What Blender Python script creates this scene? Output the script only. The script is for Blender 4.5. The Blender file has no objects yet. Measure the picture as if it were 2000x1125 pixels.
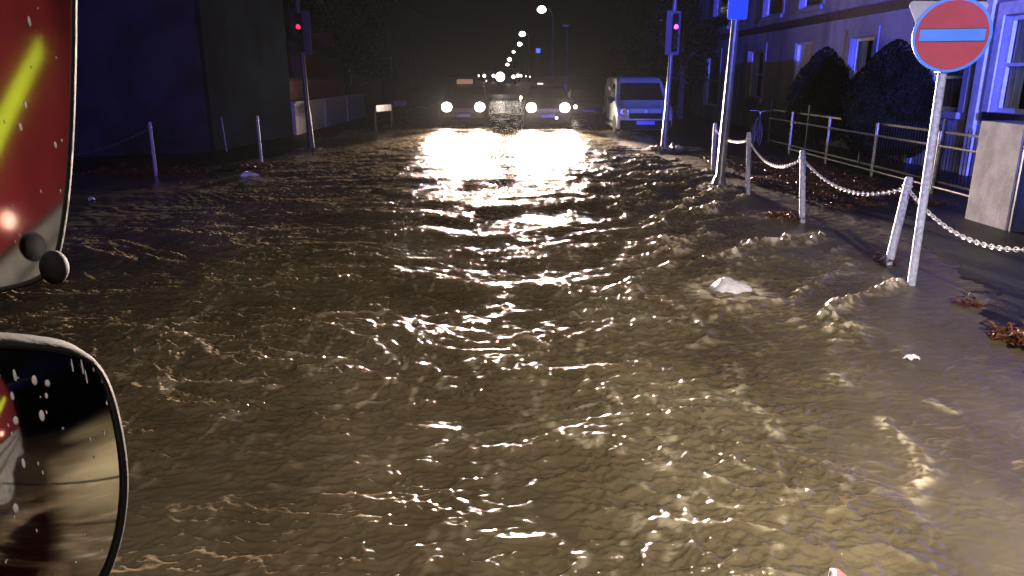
import bpy, bmesh, math, random
import numpy as np
from mathutils import Vector, Matrix
random.seed(7); RNG = np.random.RandomState(11)
S = bpy.context.scene; COL = S.collection
R = math.radians

# ------------------------------------------------------------------ camera, world, exposure
EYE = Vector((0, 0, 1.9)); PITCH = R(16); FPX = 1444.0
cd = bpy.data.cameras.new('camera'); cam = bpy.data.objects.new('camera', cd); COL.objects.link(cam)
cam.location = EYE; cam.rotation_euler = (R(90) - PITCH, 0, 0)
cd.sensor_width = 36; cd.lens = 36 * FPX / 2000; cd.clip_start = 0.05; cd.clip_end = 1500
S.camera = cam
W = bpy.data.worlds.new('World'); S.world = W; W.use_nodes = True
wn = W.node_tree.nodes; bg = wn['Background']
sky = wn.new('ShaderNodeTexSky'); sky.sky_type = 'NISHITA'; sky.sun_disc = False
sky.sun_elevation = R(-6); sky.sun_rotation = R(200)
W.node_tree.links.new(sky.outputs[0], bg.inputs[0]); bg.inputs[1].default_value = 0.05
S.view_settings.view_transform = 'Standard'; S.view_settings.look = 'None'
S.view_settings.gamma = 1; S.view_settings.exposure = 0
S.cycles.max_bounces = 6; S.cycles.sample_clamp_indirect = 4; S.cycles.use_denoising = True
S.cycles.caustics_reflective = False; S.cycles.caustics_refractive = False

def ray(px, py):
    b = (562.5 - py) / FPX
    return Vector(((px - 1000) / FPX, math.cos(PITCH) + b * math.sin(PITCH), -math.sin(PITCH) + b * math.cos(PITCH)))
def onground(px, py, z=0.0):
    d = ray(px, py); return EYE + d * ((z - EYE.z) / d.z)

# ------------------------------------------------------------------ helpers
def tag(o, label=None, cat=None, group=None, kind=None):
    if label: o['label'] = label
    if cat: o['category'] = cat
    if group: o['group'] = group
    if kind: o['kind'] = kind
    return o
def empty(name, loc=(0, 0, 0), rz=0, label=None, cat=None, group=None):
    o = bpy.data.objects.new(name, None); COL.objects.link(o)
    o.location = loc; o.rotation_euler = (0, 0, rz); o.empty_display_size = .1
    return tag(o, label, cat, group)
class MB:
    def __init__(s): s.v = []; s.f = []
    def add(s, vs, fs):
        n = len(s.v); s.v += [tuple(v) for v in vs]; s.f += [tuple(i + n for i in f) for f in fs]; return s
    def box(s, x0, x1, y0, y1, z0, z1):
        return s.add([(x0,y0,z0),(x1,y0,z0),(x1,y1,z0),(x0,y1,z0),(x0,y0,z1),(x1,y0,z1),(x1,y1,z1),(x0,y1,z1)],
                     [(0,3,2,1),(4,5,6,7),(0,1,5,4),(1,2,6,5),(2,3,7,6),(3,0,4,7)])
    def tube(s, pts, r, n=10, cap=True):
        pts = [Vector(p) for p in pts]; rs = r if isinstance(r, (list, tuple)) else [r] * len(pts)
        vs = []; fs = []; a = None
        for i, p in enumerate(pts):
            t = (pts[min(i + 1, len(pts) - 1)] - pts[max(i - 1, 0)]).normalized()
            if a is None: a = t.orthogonal().normalized()
            a = (a - t * a.dot(t)).normalized(); b = t.cross(a)
            for k in range(n):
                w = 2 * math.pi * k / n; vs.append(p + (a * math.cos(w) + b * math.sin(w)) * rs[i])
        for i in range(len(pts) - 1):
            for k in range(n):
                k2 = (k + 1) % n; fs.append((i*n+k, i*n+k2, (i+1)*n+k2, (i+1)*n+k))
        if cap: fs += [tuple(range(n - 1, -1, -1)), tuple((len(pts) - 1) * n + k for k in range(n))]
        return s.add(vs, fs)
    def ring(s, c, R_, r, axis=(1, 0, 0), n=28, m=8):
        c = Vector(c); ax = Vector(axis).normalized(); a = ax.orthogonal().normalized(); b = ax.cross(a)
        vs = []; fs = []
        for i in range(n):
            w = 2 * math.pi * i / n; d = a * math.cos(w) + b * math.sin(w)
            for j in range(m):
                q = 2 * math.pi * j / m; vs.append(c + d * (R_ + r * math.cos(q)) + ax * r * math.sin(q))
        for i in range(n):
            for j in range(m):
                i2 = (i + 1) % n; j2 = (j + 1) % m; fs.append((i*m+j, i2*m+j, i2*m+j2, i*m+j2))
        return s.add(vs, fs)
    def disc(s, c, r, axis, th=.01, n=40, rx=None):
        c = Vector(c); ax = Vector(axis).normalized()
        a = Vector((0, 0, 1)); a = (a - ax * a.dot(ax)).normalized(); b = ax.cross(a); rx = rx or r
        vs = [c + (a * math.cos(2*math.pi*k/n) * r + b * math.sin(2*math.pi*k/n) * rx) + ax * (th/2 if q else -th/2) for q in (0, 1) for k in range(n)]
        return s.add(vs, [tuple(range(n-1, -1, -1)), tuple(range(n, 2*n))] + [(k, (k+1)%n, n+(k+1)%n, n+k) for k in range(n)])
    def prism(s, poly, d):   # polygon of 3-D points extruded along d
        d = Vector(d); n = len(poly); poly = [Vector(p) for p in poly]
        return s.add(poly + [p + d for p in poly], [tuple(range(n-1, -1, -1)), tuple(range(n, 2*n))] + [(k, (k+1)%n, n+(k+1)%n, n+k) for k in range(n)])
    def blob(s, c, rx, ry, rz, n=12, m=8):
        vs = []; fs = []
        for i in range(m + 1):
            t = math.pi * i / m
            for k in range(n):
                w = 2*math.pi*k/n; vs.append((c[0]+rx*math.sin(t)*math.cos(w), c[1]+ry*math.sin(t)*math.sin(w), c[2]+rz*math.cos(t)))
        for i in range(m):
            for k in range(n): fs.append((i*n+k, (i+1)*n+k, (i+1)*n+(k+1)%n, i*n+(k+1)%n))
        return s.add(vs, fs)
    def build(s, name, m, parent=None, smooth=False, bevel=0, loc=None):
        me = bpy.data.meshes.new(name); me.from_pydata(s.v, [], s.f); me.update()
        bm = bmesh.new(); bm.from_mesh(me); bmesh.ops.recalc_face_normals(bm, faces=bm.faces)
        if bevel: bmesh.ops.bevel(bm, geom=[e for e in bm.edges if e.calc_face_angle(0) > .5], offset=bevel, segments=2, affect='EDGES', profile=.6)
        bm.to_mesh(me); bm.free()
        if smooth:
            me.polygons.foreach_set('use_smooth', [True] * len(me.polygons)); me.set_sharp_from_angle(angle=R(40))
        me.materials.append(m)
        o = bpy.data.objects.new(name, me); COL.objects.link(o)
        if parent: o.parent = parent
        if loc: o.location = loc
        return o
def copy_tree(o, parent=None):
    c = o.copy(); COL.objects.link(c)
    if parent: c.parent = parent
    for ch in list(o.children): copy_tree(ch, c)
    return c

def mat(name, col, rough=.6, metal=0, var=.25, vs=6, bump=0, bs=30, spec=.5, coat=0, col2=None, stretch=(1,1,1)):
    m = bpy.data.materials.new(name); m.use_nodes = True; nt = m.node_tree; N = nt.nodes; L = nt.links
    p = N['Principled BSDF']; p.inputs['Roughness'].default_value = rough; p.inputs['Metallic'].default_value = metal
    p.inputs['Specular IOR Level'].default_value = spec; p.inputs['Coat Weight'].default_value = coat
    tc = N.new('ShaderNodeTexCoord'); mp = N.new('ShaderNodeMapping'); mp.inputs['Scale'].default_value = stretch
    L.new(tc.outputs['Object'], mp.inputs['Vector'])
    n = N.new('ShaderNodeTexNoise'); n.inputs['Scale'].default_value = vs; n.inputs['Detail'].default_value = 6
    L.new(mp.outputs[0], n.inputs['Vector'])
    mx = N.new('ShaderNodeMix'); mx.data_type = 'RGBA'
    c2 = col2 or tuple(max(0, c * (1 - 1.6 * var)) for c in col)
    mx.inputs['A'].default_value = (*c2, 1); mx.inputs['B'].default_value = (*[min(1, c * (1 + (0 if col2 else var * .6))) for c in col], 1)
    r = N.new('ShaderNodeMapRange'); r.inputs['From Min'].default_value = .35; r.inputs['From Max'].default_value = .65
    L.new(n.outputs['Fac'], r.inputs['Value']); L.new(r.outputs[0], mx.inputs['Factor']); L.new(mx.outputs['Result'], p.inputs['Base Color'])
    if bump:
        n2 = N.new('ShaderNodeTexNoise'); n2.inputs['Scale'].default_value = bs; n2.inputs['Detail'].default_value = 8
        L.new(tc.outputs['Object'], n2.inputs['Vector'])
        b = N.new('ShaderNodeBump'); b.inputs['Strength'].default_value = bump; b.inputs['Distance'].default_value = .02
        L.new(n2.outputs['Fac'], b.inputs['Height']); L.new(b.outputs[0], p.inputs['Normal'])
    return m
def emat(name, col, st):
    m = bpy.data.materials.new(name); m.use_nodes = True; p = m.node_tree.nodes['Principled BSDF']
    p.inputs['Base Color'].default_value = (.8, .8, .8, 1); p.inputs['Emission Color'].default_value = (*col, 1); p.inputs['Emission Strength'].default_value = st
    return m
def brickmat(name, c1, c2, mortar, scale=1, rot=None):
    m = mat(name, c1, .8); nt = m.node_tree; N = nt.nodes; L = nt.links; p = N['Principled BSDF']
    g = N.new('ShaderNodeTexCoord'); sx = N.new('ShaderNodeSeparateXYZ'); cb = N.new('ShaderNodeCombineXYZ')
    ad = N.new('ShaderNodeMath'); L.new(g.outputs['Object'], sx.inputs[0]); L.new(sx.outputs[0], ad.inputs[0]); L.new(sx.outputs[1], ad.inputs[1])
    L.new(ad.outputs[0], cb.inputs[0]); L.new(sx.outputs[2], cb.inputs[1])
    b = N.new('ShaderNodeTexBrick'); b.inputs['Color1'].default_value = (*c1, 1); b.inputs['Color2'].default_value = (*c2, 1); b.inputs['Mortar'].default_value = (*mortar, 1)
    b.inputs['Scale'].default_value = scale; b.inputs['Brick Width'].default_value = .23; b.inputs['Row Height'].default_value = .075; b.inputs['Mortar Size'].default_value = .008
    L.new(cb.outputs[0], b.inputs['Vector']); L.new(b.outputs['Color'], p.inputs['Base Color'])
    bp = N.new('ShaderNodeBump'); bp.inputs['Strength'].default_value = .5; bp.inputs['Distance'].default_value = .01; L.new(b.outputs['Fac'], bp.inputs['Height']); bp.invert = True
    L.new(bp.outputs[0], p.inputs['Normal'])
    return m
M = dict(
    asphalt=mat('asphalt', (.05,.048,.045), .35, var=.3, vs=3, bump=.5, bs=60),
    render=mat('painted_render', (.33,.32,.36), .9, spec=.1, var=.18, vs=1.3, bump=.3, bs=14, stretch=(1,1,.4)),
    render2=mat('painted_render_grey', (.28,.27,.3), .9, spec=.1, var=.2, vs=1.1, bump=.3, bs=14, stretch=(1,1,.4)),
    bandm=mat('brown_paint', (.06,.035,.035), .6),
    white=mat('white_paint', (.75,.74,.76), .45, var=.12, vs=9, bump=.15, bs=40),
    whitepost=mat('scuffed_white_paint', (.42,.42,.52), .65, var=.25, vs=26, bump=.3, bs=50),
    pane=mat('window_pane', (.02,.02,.025), .05, spec=.8),
    curtain=mat('net_curtain', (.45,.47,.55), .9, var=.3, vs=5, stretch=(6,6,.3)),
    curtain2=mat('beige_curtain', (.12,.11,.12), .9, var=.3, vs=5, stretch=(6,6,.3)),
    slate=mat('slate', (.06,.06,.07), .7, bump=.4, bs=12),
    galv=mat('galvanised_steel', (.45,.42,.38), .38, .75, var=.25, vs=18),
    iron=mat('black_iron', (.012,.012,.014), .45),
    greypost=mat('grey_post_paint', (.12,.12,.13), .35, .3, var=.25, vs=10),
    darkpost=mat('dark_post_paint', (.04,.04,.05), .35, var=.2),
    backboard=mat('backing_board', (.13,.11,.15), .5, var=.1),
    red=mat('sign_red', (.4,.03,.055), .6, var=.08, vs=7),
    signwhite_bluelit=mat('sign_white_blue_light_tint', (.06,.24,.8), .35, var=.08, vs=5),  # white sheeting with the beacons' blue light put into its colour
    signgrey=mat('sign_back_grey', (.45,.45,.48), .5, .1, var=.1),
    signblue=mat('sign_blue', (.008,.11,.55), .6, var=.15, vs=22),
    chain=mat('plastic_chain', (.6,.58,.55), .4, var=.15, vs=30),
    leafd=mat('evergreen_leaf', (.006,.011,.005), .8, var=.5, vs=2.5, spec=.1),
    bark=mat('bark', (.06,.045,.035), .9, bump=.6, bs=20),
    deadleaf=mat('dead_leaf', (.12,.042,.016), .42, var=.6, vs=17, col2=(.05,.022,.012)),
    brick=brickmat('red_brick', (.3,.1,.07), (.22,.08,.06), (.3,.27,.24)),
    block=brickmat('pale_painted_block', (.78,.76,.72), (.7,.68,.64), (.52,.5,.47), 1),
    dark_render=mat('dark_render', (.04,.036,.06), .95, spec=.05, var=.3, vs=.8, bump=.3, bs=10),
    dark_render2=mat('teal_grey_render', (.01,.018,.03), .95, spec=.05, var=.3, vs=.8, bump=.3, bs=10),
    tyre=mat('tyre_rubber', (.02,.02,.02), .7, bump=.2), rim=mat('wheel_rim', (.35,.35,.36), .3, .8),
    plate=mat('plate_white_blue_light_tint', (.2,.26,.98), .4, var=.1, vs=20),  # white plates, blue beacon light painted into the base colour
    glass=mat('car_glass', (.012,.014,.016), .06, spec=.9, var=.1),
    trim=mat('black_trim', (.01,.01,.011), .7, spec=.15), chrome=mat('chrome', (.7,.7,.7), .15, 1, var=.1),
    carA=mat('dark_car_paint', (.008,.008,.01), .5, 0, coat=.1, var=.1), carB=mat('charcoal_car_paint', (.012,.011,.01), .5, 0, coat=.1, var=.1),
    vanp=mat('pale_van_paint', (.4,.46,.46), .45, coat=.15, var=.1, vs=3),
    engred=mat('engine_red', (.045,.0035,.005), .3, coat=.5, var=.15, vs=2), engyel=mat('engine_yellow', (.15,.2,.01), .35, var=.1),
    silver=mat('shutter_silver', (.05,.05,.045), .5, .2), black=mat('black_plastic', (.004,.004,.0045), .8, bump=.2, bs=40, spec=.1),
    navy=mat('navy_gate', (.02,.025,.05), .4), bag=mat('white_plastic', (.6,.58,.66), .38, var=.15, vs=9, bump=.6, bs=25),
    sill=mat('dark_sill', (.02,.018,.02), .5), rodred=mat('pink_red_plastic', (.8,.2,.22), .35),
    mirror=mat('mirror_silver', (.74,.75,.76), .055, 1, var=.05),
    lamp_warm=emat('headlight_lens', (1, .84, .68), 26), lamp_cool=emat('street_lamp_lens', (1, .95, .8), 14), lamp_far=emat('far_headlight_lens', (1, .85, .7), 10),
    lamp_red=emat('red_signal_lens', (1, .01, .04), 1.4), lamp_orange=emat('orange_side_lamp', (1, .2, .01), 1.1), lamp_small=emat('small_lamp', (1, .9, .7), 6),
    taxi=emat('taxi_sign_amber', (1, .42, .08), .2), lit_sign=emat('lit_white_sign', (1, .92, .85), 1.5), lit_blue=emat('lit_blue_sign', (.08, .22, 1), .9),
    teal_win=emat('dim_teal_window', (.08, .2, .26), .35), blue_lens=emat('blue_beacon_lens', (.1, .15, 1), 4),
    drop=mat('water_drop', (.3,.31,.34), .08, spec=1),
)

# ------------------------------------------------------------------ noise
PERM = RNG.permutation(512); PERM = np.concatenate([PERM, PERM]); GA = RNG.rand(512) * 2 * np.pi; GX, GY = np.cos(GA), np.sin(GA)
def pn(x, y, seed=0):
    x = x + seed * 17.31; y = y - seed * 9.77
    xi = np.floor(x).astype(np.int64); yi = np.floor(y).astype(np.int64); fx = x - xi; fy = y - yi
    u = fx*fx*fx*(fx*(fx*6-15)+10); v = fy*fy*fy*(fy*(fy*6-15)+10)
    def g(ix, iy, dx, dy):
        h = PERM[(PERM[ix & 511] + iy) & 511]; return GX[h]*dx + GY[h]*dy
    a = g(xi, yi, fx, fy); b = g(xi+1, yi, fx-1, fy); c = g(xi, yi+1, fx, fy-1); d = g(xi+1, yi+1, fx-1, fy-1)
    return ((a*(1-u)+b*u)*(1-v) + (c*(1-u)+d*u)*v) * 1.4
def sstep(a, b, x): t = np.clip((x-a)/(b-a), 0, 1); return t*t*(3-2*t)
def axis(segs):
    out = [segs[0][0]]
    for (a, b, s0, s1) in segs:
        x = a
        while x < b - 1e-6:
            x += s0 + (s1 - s0) * (x - a) / (b - a); out.append(min(x, b))
    return np.unique(np.array(out))
def gridmesh(name, xs, ys, Z, m, attrs=None, keep=None):
    nx, ny = len(xs), len(ys); X, Y = np.meshgrid(xs, ys)
    co = np.stack([X, Y, Z], -1).reshape(-1, 3).astype(np.float32)
    i = (np.arange(ny-1)[:, None] * nx + np.arange(nx-1)[None, :]).ravel()
    q = np.stack([i, i+1, i+1+nx, i+nx], 1)
    me = bpy.data.meshes.new(name); me.vertices.add(len(co)); me.vertices.foreach_set('co', co.ravel())
    me.loops.add(q.size); me.loops.foreach_set('vertex_index', q.ravel().astype(np.int32))
    me.polygons.add(len(q)); me.polygons.foreach_set('loop_start', np.arange(0, q.size, 4, dtype=np.int32))
    me.polygons.foreach_set('use_smooth', np.ones(len(q), dtype=bool))
    me.update(calc_edges=True)
    for k, a in (attrs or {}).items():
        at = me.attributes.new(k, 'FLOAT', 'POINT'); at.data.foreach_set('value', a.ravel().astype(np.float32))
    me.materials.append(m); o = bpy.data.objects.new(name, me); COL.objects.link(o); return o

# ------------------------------------------------------------------ ground and flood water
def edge_r(y):      # x of the water's edge on the right-hand pavement
    return 4.05 - 1.25 * sstep(7.5, 4.2, y) - .9 * sstep(4.4, 2.4, y) * 0
def ground_h(x, y):
    wob = .35 * pn(x/1.7, y/1.7, 3) + .12 * pn(x/.4, y/.4, 4)
    r = sstep(-.3, .6, x - edge_r(y) + wob + .12*pn(x/.16, y/.12, 45)) * sstep(3.1, 4.3, y + .3 * wob)
    l = sstep(-.3, .5, -x - 5.5 + wob) * sstep(14.6, 15.6, y + wob)
    l = np.maximum(l, 0)
    h = -.15 + .165 * r + .165 * l
    h = h + .01 * pn(x/2.2, y/2.2, 5) + .004 * pn(x/.5, y/.5, 6)
    return h + 1.3 * sstep(45, 110, y)
xs = axis([(-300, -40, 20, 20), (-40, -14, 2, 1), (-14, 14, .12, .12), (14, 40, 1, 2), (40, 300, 20, 20)])
ys = axis([(-60, -4, 4, 1), (-4, 3, .5, .2), (3, 30, .1, .2), (30, 120, 1, 3), (120, 700, 20, 60)])
XX, YY = np.meshgrid(xs, ys)
gm = mat('wet_pavement', (.012,.0095,.008), .5, var=.35, vs=2.5, bump=.55, bs=55, spec=.2)
tag(gridmesh('ground', xs, ys, ground_h(XX, YY), gm), 'wet dark tarmac of the road and pavements under the flood', kind='structure')

def water_fields(x, y):
    # how rough the flow is, from calm margins to the churned middle
    wx = x + .5*pn(x/2.3, y/2.3, 7); wy = y + .7*pn(x/2.6, y/2.6, 8)
    er = edge_r(y)
    calm_r = sstep(.1, 1.9, er - x + .35*pn(x/.9, y/.9, 9))
    calm_br = 1 - sstep(.9, 2.5, x + .3*pn(x, y, 10)) * sstep(4.6, 2.9, y)
    calm_l = 1 - .5 * sstep(3.2, 5.6, -x + .5*pn(x/1.4, y/1.4, 12)) * sstep(6.5, 8.5, y)
    calm_bl = 1 - .6 * sstep(.5, 1.7, -x) * sstep(4.2, 2.6, y)
    patch = .45 + .55 * sstep(-.28, .12, pn(wx/1.5, wy/1.1, 13) + .35*pn(wx/.5, wy/.4, 14))
    far_l = 1 - .3 * sstep(5.0, 6.0, -x)
    T = calm_r * calm_br * calm_l * calm_bl * patch * far_l
    T = np.clip(T, .10, 1)
    # arcs of short steep waves across the flow
    cy = wy - .035 * (x - .4)**2
    r1 = 1 - np.abs(pn(wx/.55, cy/.26, 20)) * 2.2; r1 = np.clip(r1, 0, 1)**2
    r2 = 1 - np.abs(pn(wx/.24 + .3*wy, cy/.12, 21)) * 2.2; r2 = np.clip(r2, 0, 1)**2
    sw = pn(wx/1.6, wy/.9, 22) * .03 + pn(wx/.7, wy/.45, 23) * .022
    # oblique jumps thrown off the kerb and the posts on the right
    ph = (y - 1.15 * x) / 1.25 + .8*pn(x/1.2, y/1.2, 24) + .3*pn(x/.35, y/.35, 25)
    rr = np.clip(1 - np.abs(((ph + .5) % 1.0) - .5) * 3.4, 0, 1)**1.6
    wr = sstep(3.4, .4, np.abs(er - .9 - x)) * sstep(4.6, 6.0, y) * sstep(24, 15, y) * sstep(.0, .35, er - x) * (.4 + .6*sstep(-.1, .3, pn(x/.8, y/.8, 26)))
    lum = pn(x/.12, y/.09, 27)
    wr1 = x + .06*pn(x/.2, y/.2, 41); wr2 = y + .06*pn(x/.2, y/.2, 42); T2 = np.sqrt(T) * (1 - .2*sstep(3.6, 2.6, y))
    a1 = np.clip(1 - np.abs(pn(wr1/.085, wr2/.06, 28))*2.0, 0, 1); a2 = np.clip(1 - np.abs(pn(wr1/.042, wr2/.034, 29))*2.0, 0, 1)
    gust = .55 + .45*sstep(-.35, .35, pn(x/.4, y/.3, 43))
    h = T * (1 - .3*sstep(9, 16, y)) * (sw*1.15 + .019*r1 + .013*r2) + T2*gust*(1.22 + .3*sstep(4.2, 1.5, np.abs(x - .4 + .5*pn(x/.8, y/.8, 48))))*(.0095*a1*a1 + .0038*a2*a2 + .008*pn(x/.15, y/.10, 44) + .0070*pn(wr1/.062, wr2/.046, 46) + .0034*pn(wr1/.034, wr2/.027, 47))
    h = h + .07 * rr * wr * (1 + .6*lum + .6*pn(x/.06, y/.06, 30) + .35*pn(x/.03, y/.03, 49))
    h = h + .004*pn(wx/.6, wy/.5, 31) + .0012*pn(x/.15, y/.1, 32)
    foam = rr * wr * sstep(-.1, .5, lum + .4*pn(x/.05, y/.05, 34)) * 1.1
    foam = foam + .30 * T * sstep(.80, .97, 1 - np.abs(pn(wx/.3 + .25*np.sin(wy), wy/1.7, 52))*1.6) * sstep(-.05, .4, pn(x/.07, y/.09, 53) + .3*pn(x/.5, y/.5, 54))
    foam = foam + .35 * T * sstep(.62, .95, r1) * sstep(.1, .5, pn(x/.3, y/.25, 35) + .4*lum)
    xl = 2.35 - .12*np.clip(6 - y, 0, 4) + .16*pn(y/.7, y*0 + 3.3, 56) + .05*pn(y/.16, y*0 + 1.1, 57)
    for (off_, am) in ((0, 1.), (-.62, .55), (.55, .6)):
        ln = np.exp(-((x - xl - off_ - .12*pn(y/.5, y*0 + off_*9, 58))/.05)**2) * sstep(2.7, 3.3, y) * sstep(6.4, 5.6, y) * sstep(-.12, .22, pn(y/.33, y*0 + off_*5, 59)) * am
        h = h + .014 * ln * (1 + .8*pn(x/.05, y/.05, 60)); foam = np.maximum(foam, ln * sstep(-.2, .45, lum + .5*pn(x/.04, y/.04, 61)) * .85)
    # water breaking round the posts and the bag
    for (px_, py_, rad, amp) in SPLASH:
        d = np.hypot(x - px_, (y - py_) * .8); sp = np.exp(-((d - rad) / (.45*rad))**2)
        h = h + amp * sp * (.7 + .9*pn(x/.1, y/.1, 36)); foam = np.maximum(foam, sp * sstep(-.3, .4, lum + .15) * .9)
    return h, T, np.clip(foam, 0, 1)
SPLASH = [(4.09, 20.0, .34, .09), (4.15, 15.3, .16, .05), (3.69, 13.05, .24, .06), (-5.4, 20.0, .25, .05), (3.79, 26.2, .5, .06), (4.7, 20.1, .3, .05), (-4.8, 28.6, .2, .04), (1.98, 6.5, .26, .015), (-1.9, 28.3, .8, .03), (1.3, 26.5, .8, .03)]
xs = axis([(-60, -12, 4, .3), (-12, -6, .3, .03), (-6, -4, .03, .0145), (-4, 4.2, .0105, .0105), (4.2, 5.5, .0145, .03), (5.5, 10, .04, .3), (10, 60, .3, 4)])
ys = axis([(-25, 1.6, 2, .1), (1.6, 2.3, .04, .01), (2.3, 7, .0085, .011), (7, 14, .011, .035), (14, 36, .04, .09), (36, 64, .1, 1)])
XX, YY = np.meshgrid(xs, ys); Hh, TT, FF = water_fields(XX, YY)
print('water verts', XX.size)
wm = bpy.data.materials.new('muddy_water'); wm.use_nodes = True; nt = wm.node_tree; N = nt.nodes; L = nt.links; P = N['Principled BSDF']
P.inputs['IOR'].default_value = 1.36; P.inputs['Specular IOR Level'].default_value = .5
af = N.new('ShaderNodeAttribute'); af.attribute_name = 'foam'; at = N.new('ShaderNodeAttribute'); at.attribute_name = 'turb'
tc = N.new('ShaderNodeTexCoord')
def noise(scale, det=4, st=(1,1,1)):
    mp = N.new('ShaderNodeMapping'); mp.inputs['Scale'].default_value = st; L.new(tc.outputs['Object'], mp.inputs[0])
    n = N.new('ShaderNodeTexNoise'); n.inputs['Scale'].default_value = scale; n.inputs['Detail'].default_value = det; L.new(mp.outputs[0], n.inputs[0]); return n
def mixc(f, a, b):
    m = N.new('ShaderNodeMix'); m.data_type = 'RGBA'
    for k, v in (('Factor', f), ('A', a), ('B', b)):
        if isinstance(v, tuple): m.inputs[k].default_value = (*v, 1)
        else: L.new(v, m.inputs[k])
    return m.outputs['Result']
silt = noise(1.6, 9, (1, .45, 1)); mr = N.new('ShaderNodeMapRange'); mr.inputs['From Min'].default_value = .35; mr.inputs['From Max'].default_value = .68; L.new(silt.outputs['Fac'], mr.inputs[0])
c = mixc(mr.outputs[0], (.075, .057, .034), (.125, .1, .062))
c = mixc(af.outputs['Fac'], c, (.52, .45, .34)); L.new(c, P.inputs['Base Color'])
mr2 = N.new('ShaderNodeMapRange'); mr2.inputs['To Min'].default_value = .105; mr2.inputs['To Max'].default_value = .45; L.new(af.outputs['Fac'], mr2.inputs[0]); mr3 = N.new('ShaderNodeMapRange'); mr3.inputs['From Min'].default_value = .1; mr3.inputs['From Max'].default_value = .4; mr3.inputs['To Min'].default_value = .28; mr3.inputs['To Max'].default_value = 0; L.new(at.outputs['Fac'], mr3.inputs[0])
ra = N.new('ShaderNodeMath'); L.new(mr2.outputs[0], ra.inputs[0]); L.new(mr3.outputs[0], ra.inputs[1]); L.new(ra.outputs[0], P.inputs['Roughness'])
n1 = noise(22, 3, (1, 1.7, 1)); n2 = noise(70, 2, (1, 1.5, 1))
ad = N.new('ShaderNodeMath'); ad.operation = 'MULTIPLY_ADD'; L.new(n2.outputs['Fac'], ad.inputs[0]); ad.inputs[1].default_value = .35; L.new(n1.outputs['Fac'], ad.inputs[2])
mt = N.new('ShaderNodeMath'); mt.operation = 'MULTIPLY_ADD'; L.new(at.outputs['Fac'], mt.inputs[0]); mt.inputs[1].default_value = .9; mt.inputs[2].default_value = .05
bp = N.new('ShaderNodeBump'); bp.inputs['Distance'].default_value = .009; L.new(mt.outputs[0], bp.inputs['Strength']); L.new(ad.outputs[0], bp.inputs['Height']); L.new(bp.outputs[0], P.inputs['Normal'])
tag(gridmesh('water', xs, ys, Hh, wm, {'foam': FF, 'turb': TT}), 'brown churning flood water covering the street', kind='structure')

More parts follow.
